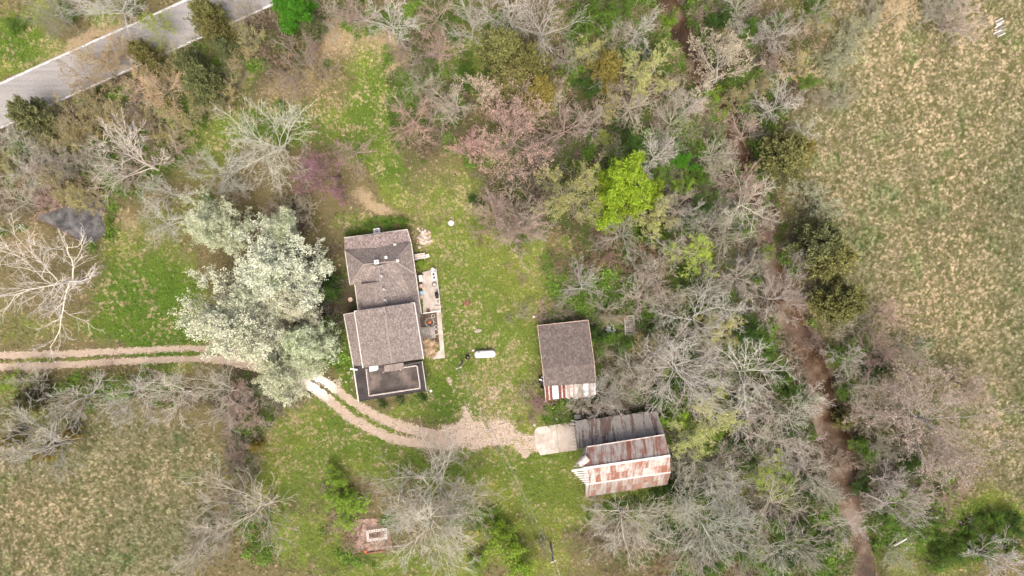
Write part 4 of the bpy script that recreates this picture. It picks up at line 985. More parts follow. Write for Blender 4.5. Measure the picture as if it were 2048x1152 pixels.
for i in range(16):
    c = P(1936 + R.normal() * 7, 1042 + R.normal() * 9, .1); m_ = MB(); d = Vector((R.normal(), R.normal(), .5 + R.random())).normalized() * (.6 + .5 * R.random()); m_.bar(c, c + d, .18, .16); m_.build('root', (M_SOIL, M_WOODG)[i % 2], o)

# ------------------------------------------------------------------ trees: growth model
def norm(a): return a / np.maximum(np.linalg.norm(a, axis=-1, keepdims=True), 1e-9)
def polyl(p0, d0, L, K, wob, up, rng):
    """p0 (N,3), d0 (N,3), L (N) -> (N,K,3)"""
    N = len(p0); pts = np.zeros((N, K, 3)); pts[:, 0] = p0; d = d0.copy()
    for k in range(1, K):
        d = norm(d + wob * rng.normal(size=(N, 3)) + np.array([0, 0, up]))
        pts[:, k] = pts[:, k - 1] + d * (L / (K - 1))[:, None]
    return pts
def branch(par, prad, n, t0, t1, ang, av, lr, lt, K, wob, up, rr, rng, tip=.25, rmin=.008):
    N, Kp, _ = par.shape
    t = t0 + (t1 - t0) * ((np.arange(n)[None] + rng.random((N, n))) / n)
    f = t * (Kp - 1); i = np.minimum(f.astype(int), Kp - 2); w = (f - i)[..., None]
    ar = np.arange(N)[:, None]
    p = par[ar, i] * (1 - w) + par[ar, i + 1] * w
    tg = norm(par[ar, i + 1] - par[ar, i])
    rad = prad[ar, i] * (1 - w[..., 0]) + prad[ar, i + 1] * w[..., 0]
    plen = np.linalg.norm(np.diff(par, axis=1), axis=2).sum(1)
    ref = np.where(np.abs(tg[..., 2:3]) < .9, np.array([0, 0, 1.]), np.array([1., 0, 0]))
    u = norm(np.cross(tg, ref)); v = np.cross(tg, u)
    az = rng.random((N, 1)) * 6.283 + np.arange(n)[None] * 2.399 + rng.normal(size=(N, n)) * .4
    an = (ang(t) if callable(ang) else ang) + av * rng.normal(size=(N, n))
    d = tg * np.cos(an)[..., None] + (u * np.cos(az)[..., None] + v * np.sin(az)[..., None]) * np.sin(an)[..., None]
    L = plen[:, None] * lr * (1 - lt * t) * (.7 + .6 * rng.random((N, n)))
    P_ = polyl(p.reshape(-1, 3), norm(d.reshape(-1, 3)), L.ravel(), K, wob, up, rng)
    r0 = np.maximum(rad * rr, rmin).ravel()
    rads = r0[:, None] * (1 + (tip - 1) * np.linspace(0, 1, K)[None])
    return P_, np.maximum(rads, rmin * .6)
def tubes(levels):
    """levels: list of (pts, rad, sides) -> V, Q"""
    VV = []; QQ = []; off = 0
    for pts, rad, s in levels:
        N, K, _ = pts.shape
        tg = np.zeros_like(pts); tg[:, 1:-1] = pts[:, 2:] - pts[:, :-2]; tg[:, 0] = pts[:, 1] - pts[:, 0]; tg[:, -1] = pts[:, -1] - pts[:, -2]
        tg = norm(tg); ref = np.where(np.abs(tg[..., 2:3]) < .9, np.array([0, 0, 1.]), np.array([1., 0, 0]))
        u = norm(np.cross(tg, ref)); v = np.cross(tg, u)
        a = np.arange(s) * 2 * np.pi / s
        ring = pts[:, :, None] + rad[:, :, None, None] * (u[:, :, None] * np.cos(a)[None, None, :, None] + v[:, :, None] * np.sin(a)[None, None, :, None])
        VV.append(ring.reshape(-1, 3))
        b = (np.arange(N)[:, None, None] * K + np.arange(K - 1)[None, :, None]) * s
        j = np.arange(s)[None, None]; j2 = (j + 1) % s
        q = np.stack([b + j, b + j2, b + s + j2, b + s + j], -1).reshape(-1, 4) + off
        QQ.append(q); off += N * K * s
    return np.concatenate(VV), np.concatenate(QQ)
def leaves(pos, size, rng, flat=.5, axis=None, asp=.6, jit=0.0):
    """one folded diamond leaf (two triangles) per position"""
    N = len(pos); pos = pos + rng.normal(size=(N, 3)) * jit
    n = norm(rng.normal(size=(N, 3)) * (1 - flat) + np.array([0, 0, 1.]) * flat * 1.5)
    d = rng.normal(size=(N, 3)) if axis is None else axis + rng.normal(size=(N, 3)) * .45
    d = norm(d - (d * n).sum(1, keepdims=True) * n); e = np.cross(n, d)
    s = size * (.55 + .9 * rng.random(N))[:, None]
    V = np.stack([pos, pos + d * s * .5 + e * s * asp * .5 + n * s * .12, pos + d * s, pos + d * s * .5 - e * s * asp * .5 + n * s * .12], 1).reshape(-1, 3)
    i = np.arange(N)[:, None] * 4
    F = np.concatenate([i + np.array([[0, 1, 2]]), i + np.array([[0, 2, 3]])])
    return V, F

def obj_mat(name, rough=.9, spread=.5, dark=.75, hue=.0, transl=0.0, sc=1.4):
    """colour comes from each object's own colour, varied piece by piece"""
    m, nt, b = new_mat(name); oi = node(nt, 'ShaderNodeObjectInfo'); ge = node(nt, 'ShaderNodeNewGeometry')
    k = math_n(nt, 'ADD', math_n(nt, 'MULTIPLY', ge.outputs['Random Per Island'], spread), dark)
    hs = node(nt, 'ShaderNodeHueSaturation'); nt.links.new(oi.outputs['Color'], hs.inputs['Color']); nt.links.new(k, hs.inputs['Value'])
    if hue: nt.links.new(math_n(nt, 'ADD', math_n(nt, 'MULTIPLY', noise(nt, objco(nt), sc), hue), .5 - hue / 2), hs.inputs['Hue'])
    nt.links.new(hs.outputs[0], b.inputs['Base Color']); b.inputs['Roughness'].default_value = rough; b.inputs['Specular IOR Level'].default_value = .12
    if transl:
        tr = node(nt, 'ShaderNodeBsdfTranslucent'); nt.links.new(hs.outputs[0], tr.inputs[0])
        mx = node(nt, 'ShaderNodeMixShader'); mx.inputs[0].default_value = transl
        nt.links.new(b.outputs[0], mx.inputs[1]); nt.links.new(tr.outputs[0], mx.inputs[2])
        nt.links.new(mx.outputs[0], nt.nodes['Material Output'].inputs['Surface'])
    return m
M_BARK = obj_mat('bark', .95, .35, .8); M_TWIG = obj_mat('twigs', .95, .6, .65); M_LEAF = obj_mat('leaves', .7, .7, .6, .05, .3); M_NEEDLE = obj_mat('needles', .9, .55, .72, .04)
M_BLOOM = obj_mat('blossom', .7, .75, .5, .03, .15)
_nt = M_BLOOM.node_tree; _hs = [n for n in _nt.nodes if n.type == 'HUE_SAT'][0]; _oi = [n for n in _nt.nodes if n.type == 'OBJECT_INFO'][0]
_f = ramp(_nt, noise(_nt, objco(_nt), .55, 4, .7), [(.5, (0, 0, 0)), (.66, (.7, .7, .7))])
_nt.links.new(mixc(_nt, _f, _oi.outputs['Color'], (.36, .45, .2)), _hs.inputs['Color'])

PROTO = {}
def spread_tree(key, seed, h, rad, nl, counts, ang=.95, up=.05, wob=.22, trunk=.38, lean=0, thick=1.0, twig=.012, leaf=None, t_low=.45, multi=0):
    """bare-armed tree: trunk, limbs, branches, twigs. counts = children per parent at each level"""
    g_ = np.random.default_rng(seed)
    if multi:      # several stems from the ground
        p0 = np.concatenate([g_.normal(size=(multi, 2)) * .15, np.full((multi, 1), -.15)], 1)
        az = np.arange(multi) * 6.283 / multi + g_.normal(size=multi) * .4; tl = .3 + .6 * g_.random(multi)
        d0 = np.stack([np.cos(az) * np.sin(tl), np.sin(az) * np.sin(tl), np.cos(tl)], 1)
        T = polyl(p0, d0, h * (.75 + .35 * g_.random(multi)), 6, .08, .0, g_)
        r0 = h * .008 * thick; tr = np.full((multi, 1), r0) * np.linspace(1, .3, 6)[None]
        L1, R1 = branch(T, tr, nl, .2, .97, .5, .15, .6, t_low, 6, wob, up, .62, g_, .3)
    else:
        th_ = h * (.62 if not lean else .5)
        T = polyl(np.array([[0, 0, -.2]]), norm(np.array([[lean, g_.normal() * .06, 1.]])), np.array([th_]), 8, .06, .02, g_)
        r0 = h * .018 * thick; tr = (r0 * np.linspace(1.15, .3, 8))[None]
        L1, R1 = branch(T, tr, nl, trunk, .99, lambda t: ang + .25 - .75 * t, .13, rad * 1.3 / th_, t_low, 8, wob * .75, up, .43, g_, .25)
    L2, R2 = branch(L1, R1, counts[0], .14, 1., .62, .16, .56, .5, 6, wob, up, .48, g_, .55, twig * 1.25)
    L3, R3 = branch(L2, R2, counts[1], .12, 1., .6, .18, .5, .45, 4, wob, up, .7, g_, .55, twig)
    L4, R4 = branch(L3, R3, counts[2], .15, 1., .6, .22, .55, .3, 3, wob, up, .65, g_, .6, twig * .65)
    vt, qt = tubes([(T, tr, 8), (L1, R1, 6), (L2, R2, 4)])
    vc, qc = tubes([(L3, R3, 3), (L4, R4, 3)])
    tips = L4[:, 1:].reshape(-1, 3); ax = np.repeat(norm(L4[:, -1] - L4[:, 0]), 2, 0)
    PROTO[key] = dict(trunk=np_mesh(key + '_trunk', vt, qt, M_BARK, True), crown=np_mesh(key + '_crown', vc, qc, M_TWIG), tips=tips, ax=ax, cen=tips[:, :2].mean(0), rad=float(np.percentile(np.hypot(*(tips[:, :2] - tips[:, :2].mean(0)).T), 94)), h=float(tips[:, 2].max()), seed=seed)
    return PROTO[key]
def foliage(key, kind, n, size, flat=.5, jit=.08, asp=.6, mat=None, sel=None, clump=0):
    p = PROTO[key]; g_ = np.random.default_rng(p['seed'] + 77 + len(kind)); tips = p['tips']; ax = p['ax']
    if sel is not None:
        mk = sel(tips); tips = tips[mk]; ax = ax[mk]
    i = g_.integers(0, len(tips), n)
    if clump:           # gather leaves in clumps on part of the twigs
        c = g_.integers(0, len(tips), clump); i = c[g_.integers(0, clump, n)]
    V, F = leaves(tips[i], size, g_, flat, ax[i], asp, jit)
    p[kind] = np_mesh(key + '_' + kind, V, F, mat or M_LEAF)
for k in range(4):
    spread_tree('big%d' % k, 100 + k * 7, 13, 7.5, 14 + k % 2, (8, 6, 4), ang=1.02, up=.03, wob=.1 + .02 * k, trunk=.2, twig=.021, t_low=.25)
for k in range(5):
    spread_tree('mid%d' % k, 200 + k * 11, 10, 4.6, 11 + k % 3, (7, 5, 4), ang=.95 + .06 * (k % 3), up=.035, wob=.1 + .02 * k, trunk=.16, twig=.02, t_low=.25)
for k in range(2):
    spread_tree('open%d' % k, 240 + k * 13, 12, 7.5, 9, (8, 6, 4), ang=1.1, up=.03, wob=.18, trunk=.3, twig=.03, thick=1.55, t_low=.2)
for k in range(4):
    spread_tree('bush%d' % k, 300 + k * 5, 4.2, 2.4, 5, (5, 4, 3), up=.03, wob=.14, multi=10, twig=.017, t_low=.3)
for k in range(2):
    spread_tree('pear%d' % k, 400 + k * 3, 11, 6.2, 18, (9, 7, 5), ang=.75, up=.12, wob=.1, trunk=.08, twig=.014, t_low=.3)
    foliage('pear%d' % k, 'bloom', 54000, .165, .25, .1, .5, M_BLOOM)
for k in range(2):
    spread_tree('leafy%d' % k, 450 + k * 3, 8, 4.0, 10, (7, 5, 5), ang=.85, up=.1, wob=.2, trunk=.15, twig=.015)
    foliage('leafy%d' % k, 'leaf', 26000, .155, .45, .13, .7)
for k in ('mid0', 'mid1', 'mid2', 'mid3'): foliage(k, 'bud', 7000, .13, .4, .05, .6)
for k in ('mid3', 'mid4'): foliage(k, 'leaf', 10000, .13, .45, .08, .65)
for k in ('big0', 'big1', 'big2'): foliage(k, 'bud', 15000, .15, .4, .07, .6)
for k in ('bush0', 'bush1', 'bush2', 'bush3'):
    foliage(k, 'bud', 4600, .11, .4, .06, .6); foliage(k, 'leaf', 5200, .17, .5, .12, .7)
def cedar(key, seed, h, rad):
    g_ = np.random.default_rng(seed)
    T = polyl(np.array([[0, 0, -.2]]), np.array([[0., 0, 1]]), np.array([h * 1.0]), 8, .02, .0, g_); tr = (h * .018 * np.linspace(1.1, .1, 8))[None]
    L1, R1 = branch(T, tr, 60, .08, .99, 1.15, .12, rad * 1.05 / h, .72, 5, .1, .09, .3, g_, .3, .01)
    L2, R2 = branch(L1, R1, 9, .25, 1., .6, .2, .36, .2, 3, .15, .08, .6, g_, .4, .008)
    vt, qt = tubes([(T, tr, 7), (L1, R1, 4)])
    pos = L2.reshape(-1, 3); ax = np.repeat(norm(L2[:, -1] - L2[:, 0]), 3, 0)
    i = g_.integers(0, len(pos), 15000)
    V, F = leaves(pos[i], .27, g_, .15, ax[i] + np.array([0, 0, .25]), .38, .1)
    PROTO[key] = dict(trunk=np_mesh(key + '_trunk', vt, qt, M_BARK, True), crown=np_mesh(key + '_crown', V, F, M_NEEDLE), cen=np.zeros(2), rad=float(np.percentile(np.hypot(pos[:, 0], pos[:, 1]), 96)), h=h)
for k in range(3): cedar('cedar%d' % k, 500 + k, 6.5, 2.6)

# ------------------------------------------------------------------ brush and ground plants under the trees
M_BR = tint_mat('brush_twigs', .95, dark=.6, spread=.8); M_GP = tint_mat('ground_plants', .8, dark=.55, spread=.9)
brs = []
for k in range(4):
    g_ = np.random.default_rng(700 + k)
    az = np.arange(7) * .9 + g_.normal(size=7) * .4; tl = .5 + .6 * g_.random(7)
    T = polyl(np.concatenate([g_.normal(size=(7, 2)) * .35, np.full((7, 1), -.1)], 1), np.stack([np.cos(az) * np.sin(tl), np.sin(az) * np.sin(tl), np.cos(tl)], 1), .9 + .6 * g_.random(7), 5, .2, -.04, g_)
    tr = np.full((7, 1), .02) * np.linspace(1, .6, 5)[None]
    A1, S1 = branch(T, tr, 6, .2, 1, .7, .2, .55, .3, 4, .25, -.02, .8, g_, .6, .014); A2, S2 = branch(A1, S1, 4, .2, 1, .7, .2, .6, .3, 3, .2, 0, .8, g_, .6, .011)
    brs.append(np_mesh('brush', *tubes([(T, tr, 3), (A1, S1, 3), (A2, S2, 3)]), M_BR))
gps = []
for k in range(4):
    g_ = np.random.default_rng(720 + k); q = g_.normal(size=(150, 3)) * np.array([.33, .33, .12]) + np.array([0, 0, .2]); q[:, 2] = np.abs(q[:, 2]) + .1 * g_.random(150)
    gps.append(np_mesh('ground_plant', *leaves(q, .17, g_, .6, None, .7), M_GP))
NB = 26000
xb = (R.random(NB) - .5) * 160; yb = (R.random(NB) - .5) * 92
bx_, by_, g, fl, t, l, gr, mud, cd, cw, cs, pd, rd = zones(xb, yb); zb = ground_z(bx_, by_, cd, cw, pd, xb, yb)
tda, twa, _ = dist_poly(bx_, by_, TRA); tdb, twb, _ = dist_poly(bx_, by_, TRB)
okb = (rd > RHW + 10) & (pd > 10) & ~built(bx_, by_, 8) & (tda > twa + 12) & (tdb > twb + 12) & (mud < .3)
mk = okb & (R.random(NB) < .3 * sstep(.42, .8, l + .5 * (fbm(xb, yb, 6, 150) - .5)) * (1 - .7 * sstep(.5, .9, g)))
bc = np.array([.34, .28, .21])[None] * (.6 + .7 * fbm(xb, yb, 9, 155))[:, None] * (1 + np.stack([.25 * (fbm(xb, yb, 12, 160) - .5) * 2, 0 * xb, -.25 * (fbm(xb, yb, 12, 160) - .5) * 2], 1)) * (.7 + .6 * R.random((NB, 1)))
n = mk.sum(); scatter('brush', np.stack([xb, yb, zb], 1)[mk], R.random(n) * 6.28, R.normal(size=n) * .15, .6 + .8 * R.random(n), bc[mk], R.integers(0, 4, n), brs, label='tangled leafless brush covering the ground under the trees', cat='brush')
gn = fbm(xb, yb, 7, 170)
mk = okb & (R.random(NB) < .9 * sstep(.43, .57, gn + .25 * (g - .3)) * sstep(.3, .6, l + g * .5)) & (fl < .4) & (l > .4 + .6 * np.clip(g - .35, 0, 1)) & ~((bx_ > 690) & (bx_ < 1090) & (by_ > 330) & (by_ < 960))
gc = np.array([.095, .16, .026])[None] * (.5 + 1.0 * fbm(xb, yb, 3, 175))[:, None] * (.7 + .6 * R.random((NB, 1)))
n = mk.sum(); scatter('ground_plants', np.stack([xb, yb, zb], 1)[mk], R.random(n) * 6.28, R.normal(size=n) * .1, .6 + .9 * R.random(n), gc[mk], R.integers(0, 4, n), gps, label='low green plants spread over the woodland floor', cat='ground plants')

# ------------------------------------------------------------------ trees and shrubs: where each one stands (crown centre and radius in photo pixels)
PALE = (.46, .435, .375); GREYT = (.44, .405, .325); PINKB = (.43, .335, .275); TANB = (.48, .4, .28); DARKB = (.12, .1, .085); OLV = (.27, .25, .16)
K = {  # kind: (prototypes, bark, twig, (foliage kind, colour), name, label words, category)
 'w': (('big', 4), PALE, (.52, .49, .42), None, 'bare_tree', 'bare pale grey tree', 'tree'),
 'q': (('open', 2), (.62, .59, .52), (.56, .53, .465), None, 'bare_tree', 'bare crooked whitish tree', 'tree'),
 'g': (('mid', 5), GREYT, GREYT, None, 'bare_tree', 'bare grey-brown tree', 'tree'),
 'W': (('mid', 5), PALE, (.55, .52, .45), None, 'bare_tree', 'small bare whitish tree', 'tree'),
 'p': (('bush', 4), PINKB, PINKB, None, 'bare_shrub', 'pinkish brown leafless shrub', 'shrub'),
 'P': (('mid', 5), PINKB, (.46, .36, .295), None, 'bare_tree', 'bare pinkish twiggy tree', 'tree'),
 'b': (('bush', 4), GREYT, (.42, .375, .295), None, 'bare_shrub', 'grey-brown leafless shrub', 'shrub'),
 't': (('mid', 3), PALE, TANB, ('bud', (.62, .54, .4)), 'budding_tree', 'cream budding tree', 'tree'),
 'T': (('big', 3), PALE, (.4, .34, .27), ('bud', (.52, .43, .33)), 'budding_tree', 'large tan budding tree', 'tree'),
 'o': (('big', 3), (.3, .25, .2), (.33, .25, .2), ('bud', (.6, .43, .33)), 'budding_tree', 'orange-tinged budding tree', 'tree'),
 'u': (('mid', 3), TANB, TANB, ('bud', (.55, .4, .22)), 'budding_tree', 'golden tan budding tree', 'tree'),
 'y': (('mid4', 0), GREYT, (.42, .39, .27), ('leaf', (.47, .49, .17)), 'leafing_tree', 'yellow-green leafing tree', 'tree'),
 'Y': (('mid3', 0), GREYT, (.3, .27, .2), ('leaf', (.36, .46, .06)), 'leafing_tree', 'lime leafing tree', 'tree'),
 'v': (('bush', 4), GREYT, (.3, .27, .18), ('bud', (.48, .42, .17)), 'budding_shrub', 'olive-yellow budding shrub', 'shrub'),
 'l': (('leafy', 2), DARKB, DARKB, ('leaf', (.29, .4, .035)), 'leafy_tree', 'dense lime green leafy tree', 'tree'),
 'L': (('leafy', 2), DARKB, DARKB, ('leaf', (.09, .26, .02)), 'leafy_tree', 'bright green leafy tree', 'tree'),
 'c': (('cedar', 3), DARKB, (.175, .17, .06), None, 'cedar_tree', 'olive evergreen cedar', 'tree'),
 'd': (('cedar', 3), DARKB, (.125, .135, .058), None, 'cedar_tree', 'dark green evergreen cedar', 'tree'),
 'k': (('cedar', 3), DARKB, (.22, .185, .05), None, 'cedar_tree', 'golden olive evergreen cedar', 'tree'),
 'f': (('pear', 2), (.3, .28, .26), (.36, .34, .31), ('bloom', (.75, .76, .57)), 'flowering_tree', 'white flowering tree', 'tree'),
 'F': (('pear', 2), (.3, .28, .26), (.33, .33, .28), ('bloom', (.68, .73, .5)), 'flowering_tree', 'pale green flowering tree', 'tree'),
 'r': (('mid', 3), (.22, .15, .15), (.38, .24, .25), ('bud', (.5, .27, .31)), 'redbud_tree', 'purple-pink flowering redbud', 'tree'),
 'n': (('mid', 3), (.28, .2, .18), (.36, .25, .22), ('bud', (.64, .42, .38)), 'flowering_tree', 'pale pink blossoming tree', 'tree'),
 's': (('bush', 4), (.15, .13, .08), (.16, .16, .07), ('leaf', (.115, .22, .03)), 'green_shrub', 'low green leafy shrub', 'shrub'),
 'S': (('bush', 4), (.1, .1, .06), (.08, .1, .04), ('leaf', (.06, .125, .024)), 'green_shrub', 'dark green leafy shrub', 'shrub'),
 'h': (('bush', 4), (.2, .2, .1), (.2, .2, .1), ('leaf', (.25, .4, .04)), 'green_shrub', 'yellow-green leafy shrub', 'shrub'),
 'x': (('bush', 4), (.3, .3, .24), (.33, .33, .25), ('bud', (.5, .52, .3)), 'budding_shrub', 'pale lichen-green shrub', 'shrub'),
}
TREES = '''
w 90 15 62|w 205 5 74|s 22 48 24|s 130 22 26|s 258 14 24|p 250 30 26|Y 312 48 36|c 412 28 32|c 432 62 27|d 447 95 22|b 482 12 40|v 490 68 36|L 588 20 40|d 622 52 24|b 660 30 44|p 700 15 42
p 598 118 74|v 640 150 40|u 195 112 52|u 158 152 46|u 235 95 40|c 286 106 26|v 330 98 24|v 335 150 38|c 318 138 20|v 300 130 34|v 352 132 50|u 318 180 50|d 60 228 38|v 135 238 58|v 185 205 40|d 405 165 36|b 442 142 34|v 395 195 36|b 268 205 40|W 228 292 82|p 298 268 28|v 350 232 42|v 372 262 30
w 510 275 112|W 440 345 62|r 632 348 64|P 702 308 48|p 556 415 52|W 20 275 50|b 66 302 44|W 50 345 44|v 112 372 40|v 140 392 34|v 150 405 26|p 88 400 40|W 326 385 52|v 172 392 42|g 205 345 44|g 30 395 46|b 250 350 42|W 320 440 58|b 290 230 34|s 40 300 22|s 205 305 20|b 150 330 40|p 160 290 24
q 72 565 135|F 428 455 58|f 545 545 86|f 452 640 98|f 505 610 60|F 560 465 44|F 605 695 60|F 568 735 62|f 585 618 52|S 648 580 38|S 640 545 26
W 55 760 46|h 14 770 26|W 330 792 72|g 425 790 82|W 62 890 92|W 150 800 64|W 245 810 66|k 140 868 16|k 88 905 18|d 60 800 24|k 25 880 18|p 470 792 40|p 488 835 42|p 464 866 42|p 490 905 42|p 466 930 40|p 486 965 38|p 455 815 34|k 512 892 13|g 470 1030 116|b 400 1090 56|g 380 1130 50|h 676 985 46|h 696 1022 40|p 655 985 22
w 872 985 124|w 860 1070 100|h 1032 1122 48|h 1000 1068 34|h 955 1132 30|h 985 1030 20|w 1250 1062 92|w 1425 1070 100|g 1375 1010 60|b 1190 1010 30|g 930 1010 70|g 800 1010 66
W 785 35 62|P 868 30 50|W 938 40 60|w 1080 45 84|c 1010 105 42|c 1062 128 42|c 1030 155 38|k 1078 185 32|t 972 170 38|t 1110 168 26|y 1180 100 34|k 1216 135 32|y 1292 145 60|s 1320 130 30|s 930 112 22|s 935 155 28|P 880 92 48|g 900 205 52|P 818 245 60|W 905 215 36
o 1022 268 88|n 938 288 40|P 1130 250 62|Y 1206 275 22|t 1100 200 30|y 1150 382 78|l 1242 375 62|l 1305 388 30|l 1225 430 30|W 1312 310 52|L 1362 318 30|v 1220 210 40|g 1345 240 62|g 1270 215 48|c 1000 95 26|s 1200 35 44|s 1240 20 40|W 1285 62 50|h 1345 32 22|g 1230 70 40|s 1290 100 36|s 1170 20 34
t 1452 100 72|W 1552 62 50|W 1562 200 54|W 1612 262 34|c 1572 308 46|k 1595 300 30|x 1722 55 44|x 1690 105 46|x 1660 120 38|W 1480 8 52|b 1640 12 46|b 1930 18 72|b 1880 10 46|u 1800 18 40|h 1432 185 26|h 1448 220 22|W 1390 205 34|P 1502 245 44|x 1640 400 52|P 1492 365 52|q 1500 400 74|p 1545 120 34|v 1600 130 40|b 1750 20 36|d 1740 150 0
Y 1392 508 52|d 1640 480 46|c 1662 515 44|c 1678 603 42|P 1785 632 54|W 1568 590 66|W 1608 520 38|h 1545 500 18|g 1330 600 54|P 1305 570 50|q 1395 640 84|w 1375 745 104|q 1500 740 92|W 1455 625 50|y 1440 660 44|v 1290 690 40|v 1300 735 34|g 1262 745 54|W 1195 785 50|g 1240 790 50|b 1180 815 38|b 1210 820 36|h 1310 840 22|h 1365 840 26|y 1430 825 58|y 1380 880 46|h 1460 850 30|h 1420 880 30
W 1165 560 50|n 1225 520 22|g 1240 470 60|y 1310 440 46|S 1300 460 30|s 1330 480 30|g 1350 420 50|p 1000 440 66|p 1045 462 60|P 985 425 54|S 950 402 16|p 1060 420 46|b 1030 430 60|s 1040 480 24|b 1070 460 40|g 1340 500 50|g 1290 540 46|s 1240 600 26|g 1215 620 40|v 1225 635 26|s 1290 615 26|g 1420 570 50|g 1480 560 50|s 1450 590 28|s 1345 650 26
Y 1538 950 48|s 1602 860 34|s 1595 795 34|g 1580 840 66|W 1625 800 46|g 1540 870 62|W 1610 900 50|W 1470 1000 72|g 1560 1015 72|W 1690 1060 54|g 1620 1105 62|g 1500 1110 66|g 1640 960 50|s 1500 930 28|s 1620 1050 30|h 1600 1080 24|s 1500 1060 34|s 1560 1060 28|g 1660 990 40|p 1700 930 32|g 1450 920 46|g 1400 950 50
T 1898 858 138|W 1820 1010 64|W 1790 970 40|g 1760 800 54|P 1760 700 50|P 1800 740 56|W 1700 720 44|g 1720 770 50|s 1690 715 34|g 1830 700 44|s 1850 690 18|P 1960 780 60|s 1950 1062 24|s 1985 1040 22|s 1900 1110 34|s 1930 1090 26|S 2030 1050 30|W 2000 1120 60|p 1860 990 34|p 1910 990 40|s 1880 1130 22|s 2030 1100 26|g 1800 1110 40|b 1760 850 40|b 1780 900 44|c 1700 845 18
b 1540 430 34|p 1560 440 26|p 1600 600 30|p 1640 690 26|b 1690 660 34|b 1740 650 30|b 1440 330 40|g 1440 440 50|s 1400 350 26|g 1430 310 40|b 1520 520 26|s 1470 470 22|g 1350 180 40|v 1480 190 30|v 1520 170 36|b 1650 200 40|b 1690 190 30
S 765 808 13|S 800 800 12|S 845 795 10|h 841 530 12|s 720 462 14|s 745 452 14|s 775 448 14|s 805 446 16|s 700 468 12|h 1170 688 20|S 1192 672 24|s 1215 680 20|p 1085 630 24|p 1115 625 26|p 1145 632 20|r 1074 806 16|b 1150 815 20|s 1630 5 18|s 560 210 14|s 410 395 16|b 600 420 40|b 470 380 40|b 380 330 30
v 110 270 40|v 165 262 44|v 220 230 40|u 280 160 44|v 260 245 36|v 300 215 38|v 420 215 34|v 445 185 36|d 380 130 28|v 480 110 30|v 365 165 36|b 340 300 36|v 330 270 30|b 100 330 36|v 75 270 30|v 20 330 36|s 255 260 18|s 400 240 18|s 170 340 18|b 20 240 30
s 860 130 22|s 900 60 28|s 1000 40 26|s 1010 70 26|s 1140 140 28|s 1150 60 28|s 1250 110 30|s 1270 150 26|S 1180 170 30|S 1240 250 30|s 1330 90 30|s 1180 300 22|S 1270 300 30|s 1320 350 24|S 1400 420 30|s 1370 450 28|s 1430 400 22|h 1370 370 26|x 1330 410 30
S 1380 560 30|s 1420 610 26|S 1300 650 28|s 1250 690 24|S 1330 790 32|s 1380 700 26|s 1460 690 28|S 1500 660 30|s 1540 700 30|s 1560 760 34|S 1550 810 32|S 1490 880 34|h 1500 800 26|x 1450 740 34|s 1400 990 28|S 1350 980 34|s 1330 1080 30|S 1420 1130 34|s 1480 1110 28|S 1580 1120 36|s 1640 1120 40|s 1660 1080 28|h 1580 960 22|S 1620 980 30
s 1730 690 26|S 1760 740 30|s 1740 900 28|S 1830 930 34|s 1700 780 26|S 1810 820 26|S 1740 980 24|s 1780 1040 24|s 1850 1070 26|s 1960 1110 30|s 2000 1080 26|s 1870 1040 22|h 1650 850 0|s 1560 40 22|s 1500 60 26|S 1440 40 30|s 1620 160 22
g 1280 590 50|W 1360 680 55|g 1430 720 56|g 1310 770 50|W 1400 800 52|g 1520 790 52|W 1480 840 50|g 1530 920 50|W 1440 970 55|g 1350 930 40|g 1330 1040 60|W 1580 930 46|g 1400 1120 60|W 1560 1110 50|g 970 15 50|g 1180 240 46|P 1260 170 44|W 1020 20 52|g 1140 110 42|P 722 28 46|g 1210 130 40|g 1460 480 46|W 1385 440 44|g 110 320 44|g 180 310 40|P 70 350 40|g 850 170 40|P 860 210 38
'''
LM = [('pond', 145, 435), ('house', 770, 610), ('propane tank', 970, 708), ('brown shed', 1135, 710), ('rusty barn', 1255, 915), ('white lattice frame', 753, 1070),
      ('log stack', 2000, 52), ('bleached log', 1800, 1083), ('concrete pad', 1110, 878), ('stump heap', 1937, 1040), ('well cover', 902, 447), ('top left corner', 0, 0), ('bottom left corner', 0, 1152),
      ('large tan budding tree', 1892, 858), ('top middle edge', 1024, 0), ('left edge midpoint', 0, 576), ('dense lime tree', 1242, 375), ('cream budding tree by the creek', 1452, 100), ('bottom middle edge', 1024, 1152), ("creek's bottom end", 1740, 1152)]
ORD = ['nearest', 'second nearest', 'third nearest', 'fourth nearest', 'fifth nearest', 'sixth nearest', 'seventh nearest', 'eighth nearest', 'ninth nearest', 'tenth nearest', 'eleventh nearest', 'twelfth nearest', 'thirteenth nearest', 'fourteenth nearest', 'fifteenth nearest', 'sixteenth nearest', 'seventeenth nearest', 'eighteenth nearest']
items = []
for line in TREES.strip().splitlines():
    for tk_ in line.split('|'):
        k_, x_, y_, r_ = tk_.split()
        if float(r_) > 0: items.append((k_, float(x_), float(y_), float(r_)))
special = {('f', 452): 'largest white flowering tree, over the driveway', ('f', 545): 'white flowering tree above the largest one, left of the house', ('F', 568): 'pale green-white flowering tree overhanging the driveway bend', ('f', 505): 'white flowering tree at the middle of its clump', ('f', 585): 'white flowering tree on the right side of its clump',
           ('T', 1892): 'huge tan budding tree at the edge of the east field', ('q', 72): 'huge bare whitish tree on the left edge above the driveway', ('l', 1242): 'largest dense lime green tree in the wood',
           ('r', 632): 'purple-pink redbud tree up-left of the house', ('o', 1022): 'large orange-tinged budding tree north of the lawn', ('t', 1452): 'cream budding tree with white limbs leaning over the creek',
           ('r', 1074): 'small purple redbud at the shed lean-to corner', ('F', 428): 'pale green-white flowering tree at the top of its clump', ('L', 588): 'bright green leafy tree at the top edge beside the road'}
buckets = {}
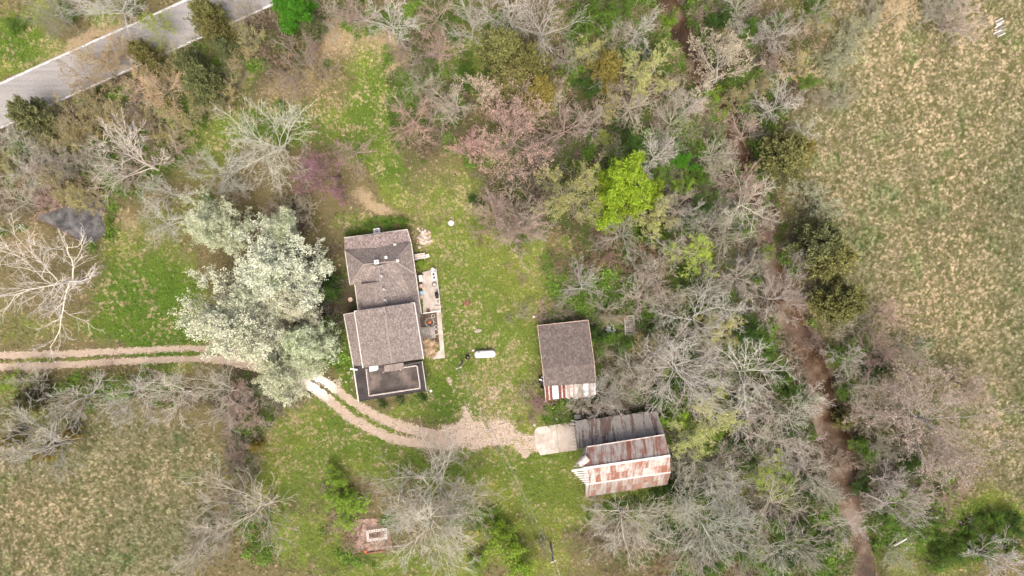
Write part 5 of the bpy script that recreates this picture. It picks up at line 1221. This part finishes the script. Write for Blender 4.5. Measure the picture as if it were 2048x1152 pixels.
for n_i, (k_, x_, y_, r_) in enumerate(items):
    d = [math.hypot(x_ - a_[1], y_ - a_[2]) for a_ in LM]; j = int(np.argmin(d)); nm, lx, ly = LM[j]
    dx, dy = x_ - lx, y_ - ly
    if abs(dx) > abs(dy): dr = 'right of' if dx > 0 else 'left of'
    else: dr = 'below' if dy > 0 else 'above'
    buckets.setdefault((k_, dr, nm), []).append((d[j], n_i))
LABEL = {}
for (k_, dr, nm), L_ in buckets.items():
    L_.sort()
    for q_, (dd, n_i) in enumerate(L_):
        LABEL[n_i] = '%s %s the %s%s' % (K[k_][5], dr, nm, '' if len(L_) == 1 else ', %s' % ORD[min(q_, 17)])
rt = np.random.default_rng(55)
cyc = {}
for n_i, (k_, x_, y_, r_) in enumerate(items):
    (fam, nv), bark, twig, fol, name, words, cat = K[k_]
    c_ = cyc.get(k_, 0); cyc[k_] = c_ + 1
    key = fam if nv == 0 else '%s%d' % (fam, (c_ * 1 + len(k_)) % nv)
    p = PROTO[key]
    hz = p['h'] * .6                                   # crown centre height at scale 1
    sc = r_ * S / p['rad']
    for _i in range(3): sc = r_ * S * (1 - min(hz * sc, 12) / H) / p['rad']
    vz = (11.5 / p['h'] / sc) if sc * p['h'] > 16 else 1.0
    base = P(x_, y_, hz * sc); base.z = 0
    bz = 0.0
    xx = np.array([base.x]); yy = np.array([base.y]); _z = zones(xx, yy); bz = float(ground_z(_z[0], _z[1], _z[8], _z[9], _z[11], xx, yy)[0])
    o = empty(name, (base.x, base.y, bz), special.get((k_, int(x_)), LABEL[n_i]), cat, words + 's')
    az_ = rt.random() * 6.283; ca_, sa_ = math.cos(az_), math.sin(az_); o.rotation_euler = (0, 0, az_)
    o.location.x -= sc * (p['cen'][0] * ca_ - p['cen'][1] * sa_); o.location.y -= sc * (p['cen'][0] * sa_ + p['cen'][1] * ca_)
    o.scale = (sc, sc, sc * min(1, max(vz, .8)))
    j = 1 + (.04 if k_ in 'fFlL' else .13) * rt.normal(size=1)[0]; hue = rt.normal(size=3) * .025
    def cv(c): return tuple(float(np.clip(v_ * j * (1 + h_), .005, .9)) for v_, h_ in zip(c, hue)) + (1,)
    t_ = add_obj('trunk', p['trunk'], o); t_.color = cv(bark)
    cr = add_obj('crown', p['crown'], o); cr.color = cv(twig)
    if fol:
        fo = add_obj('blossom' if fol[0] == 'bloom' else 'foliage', p[fol[0]], o); fo.color = cv(fol[1])
print('trees', len(items))
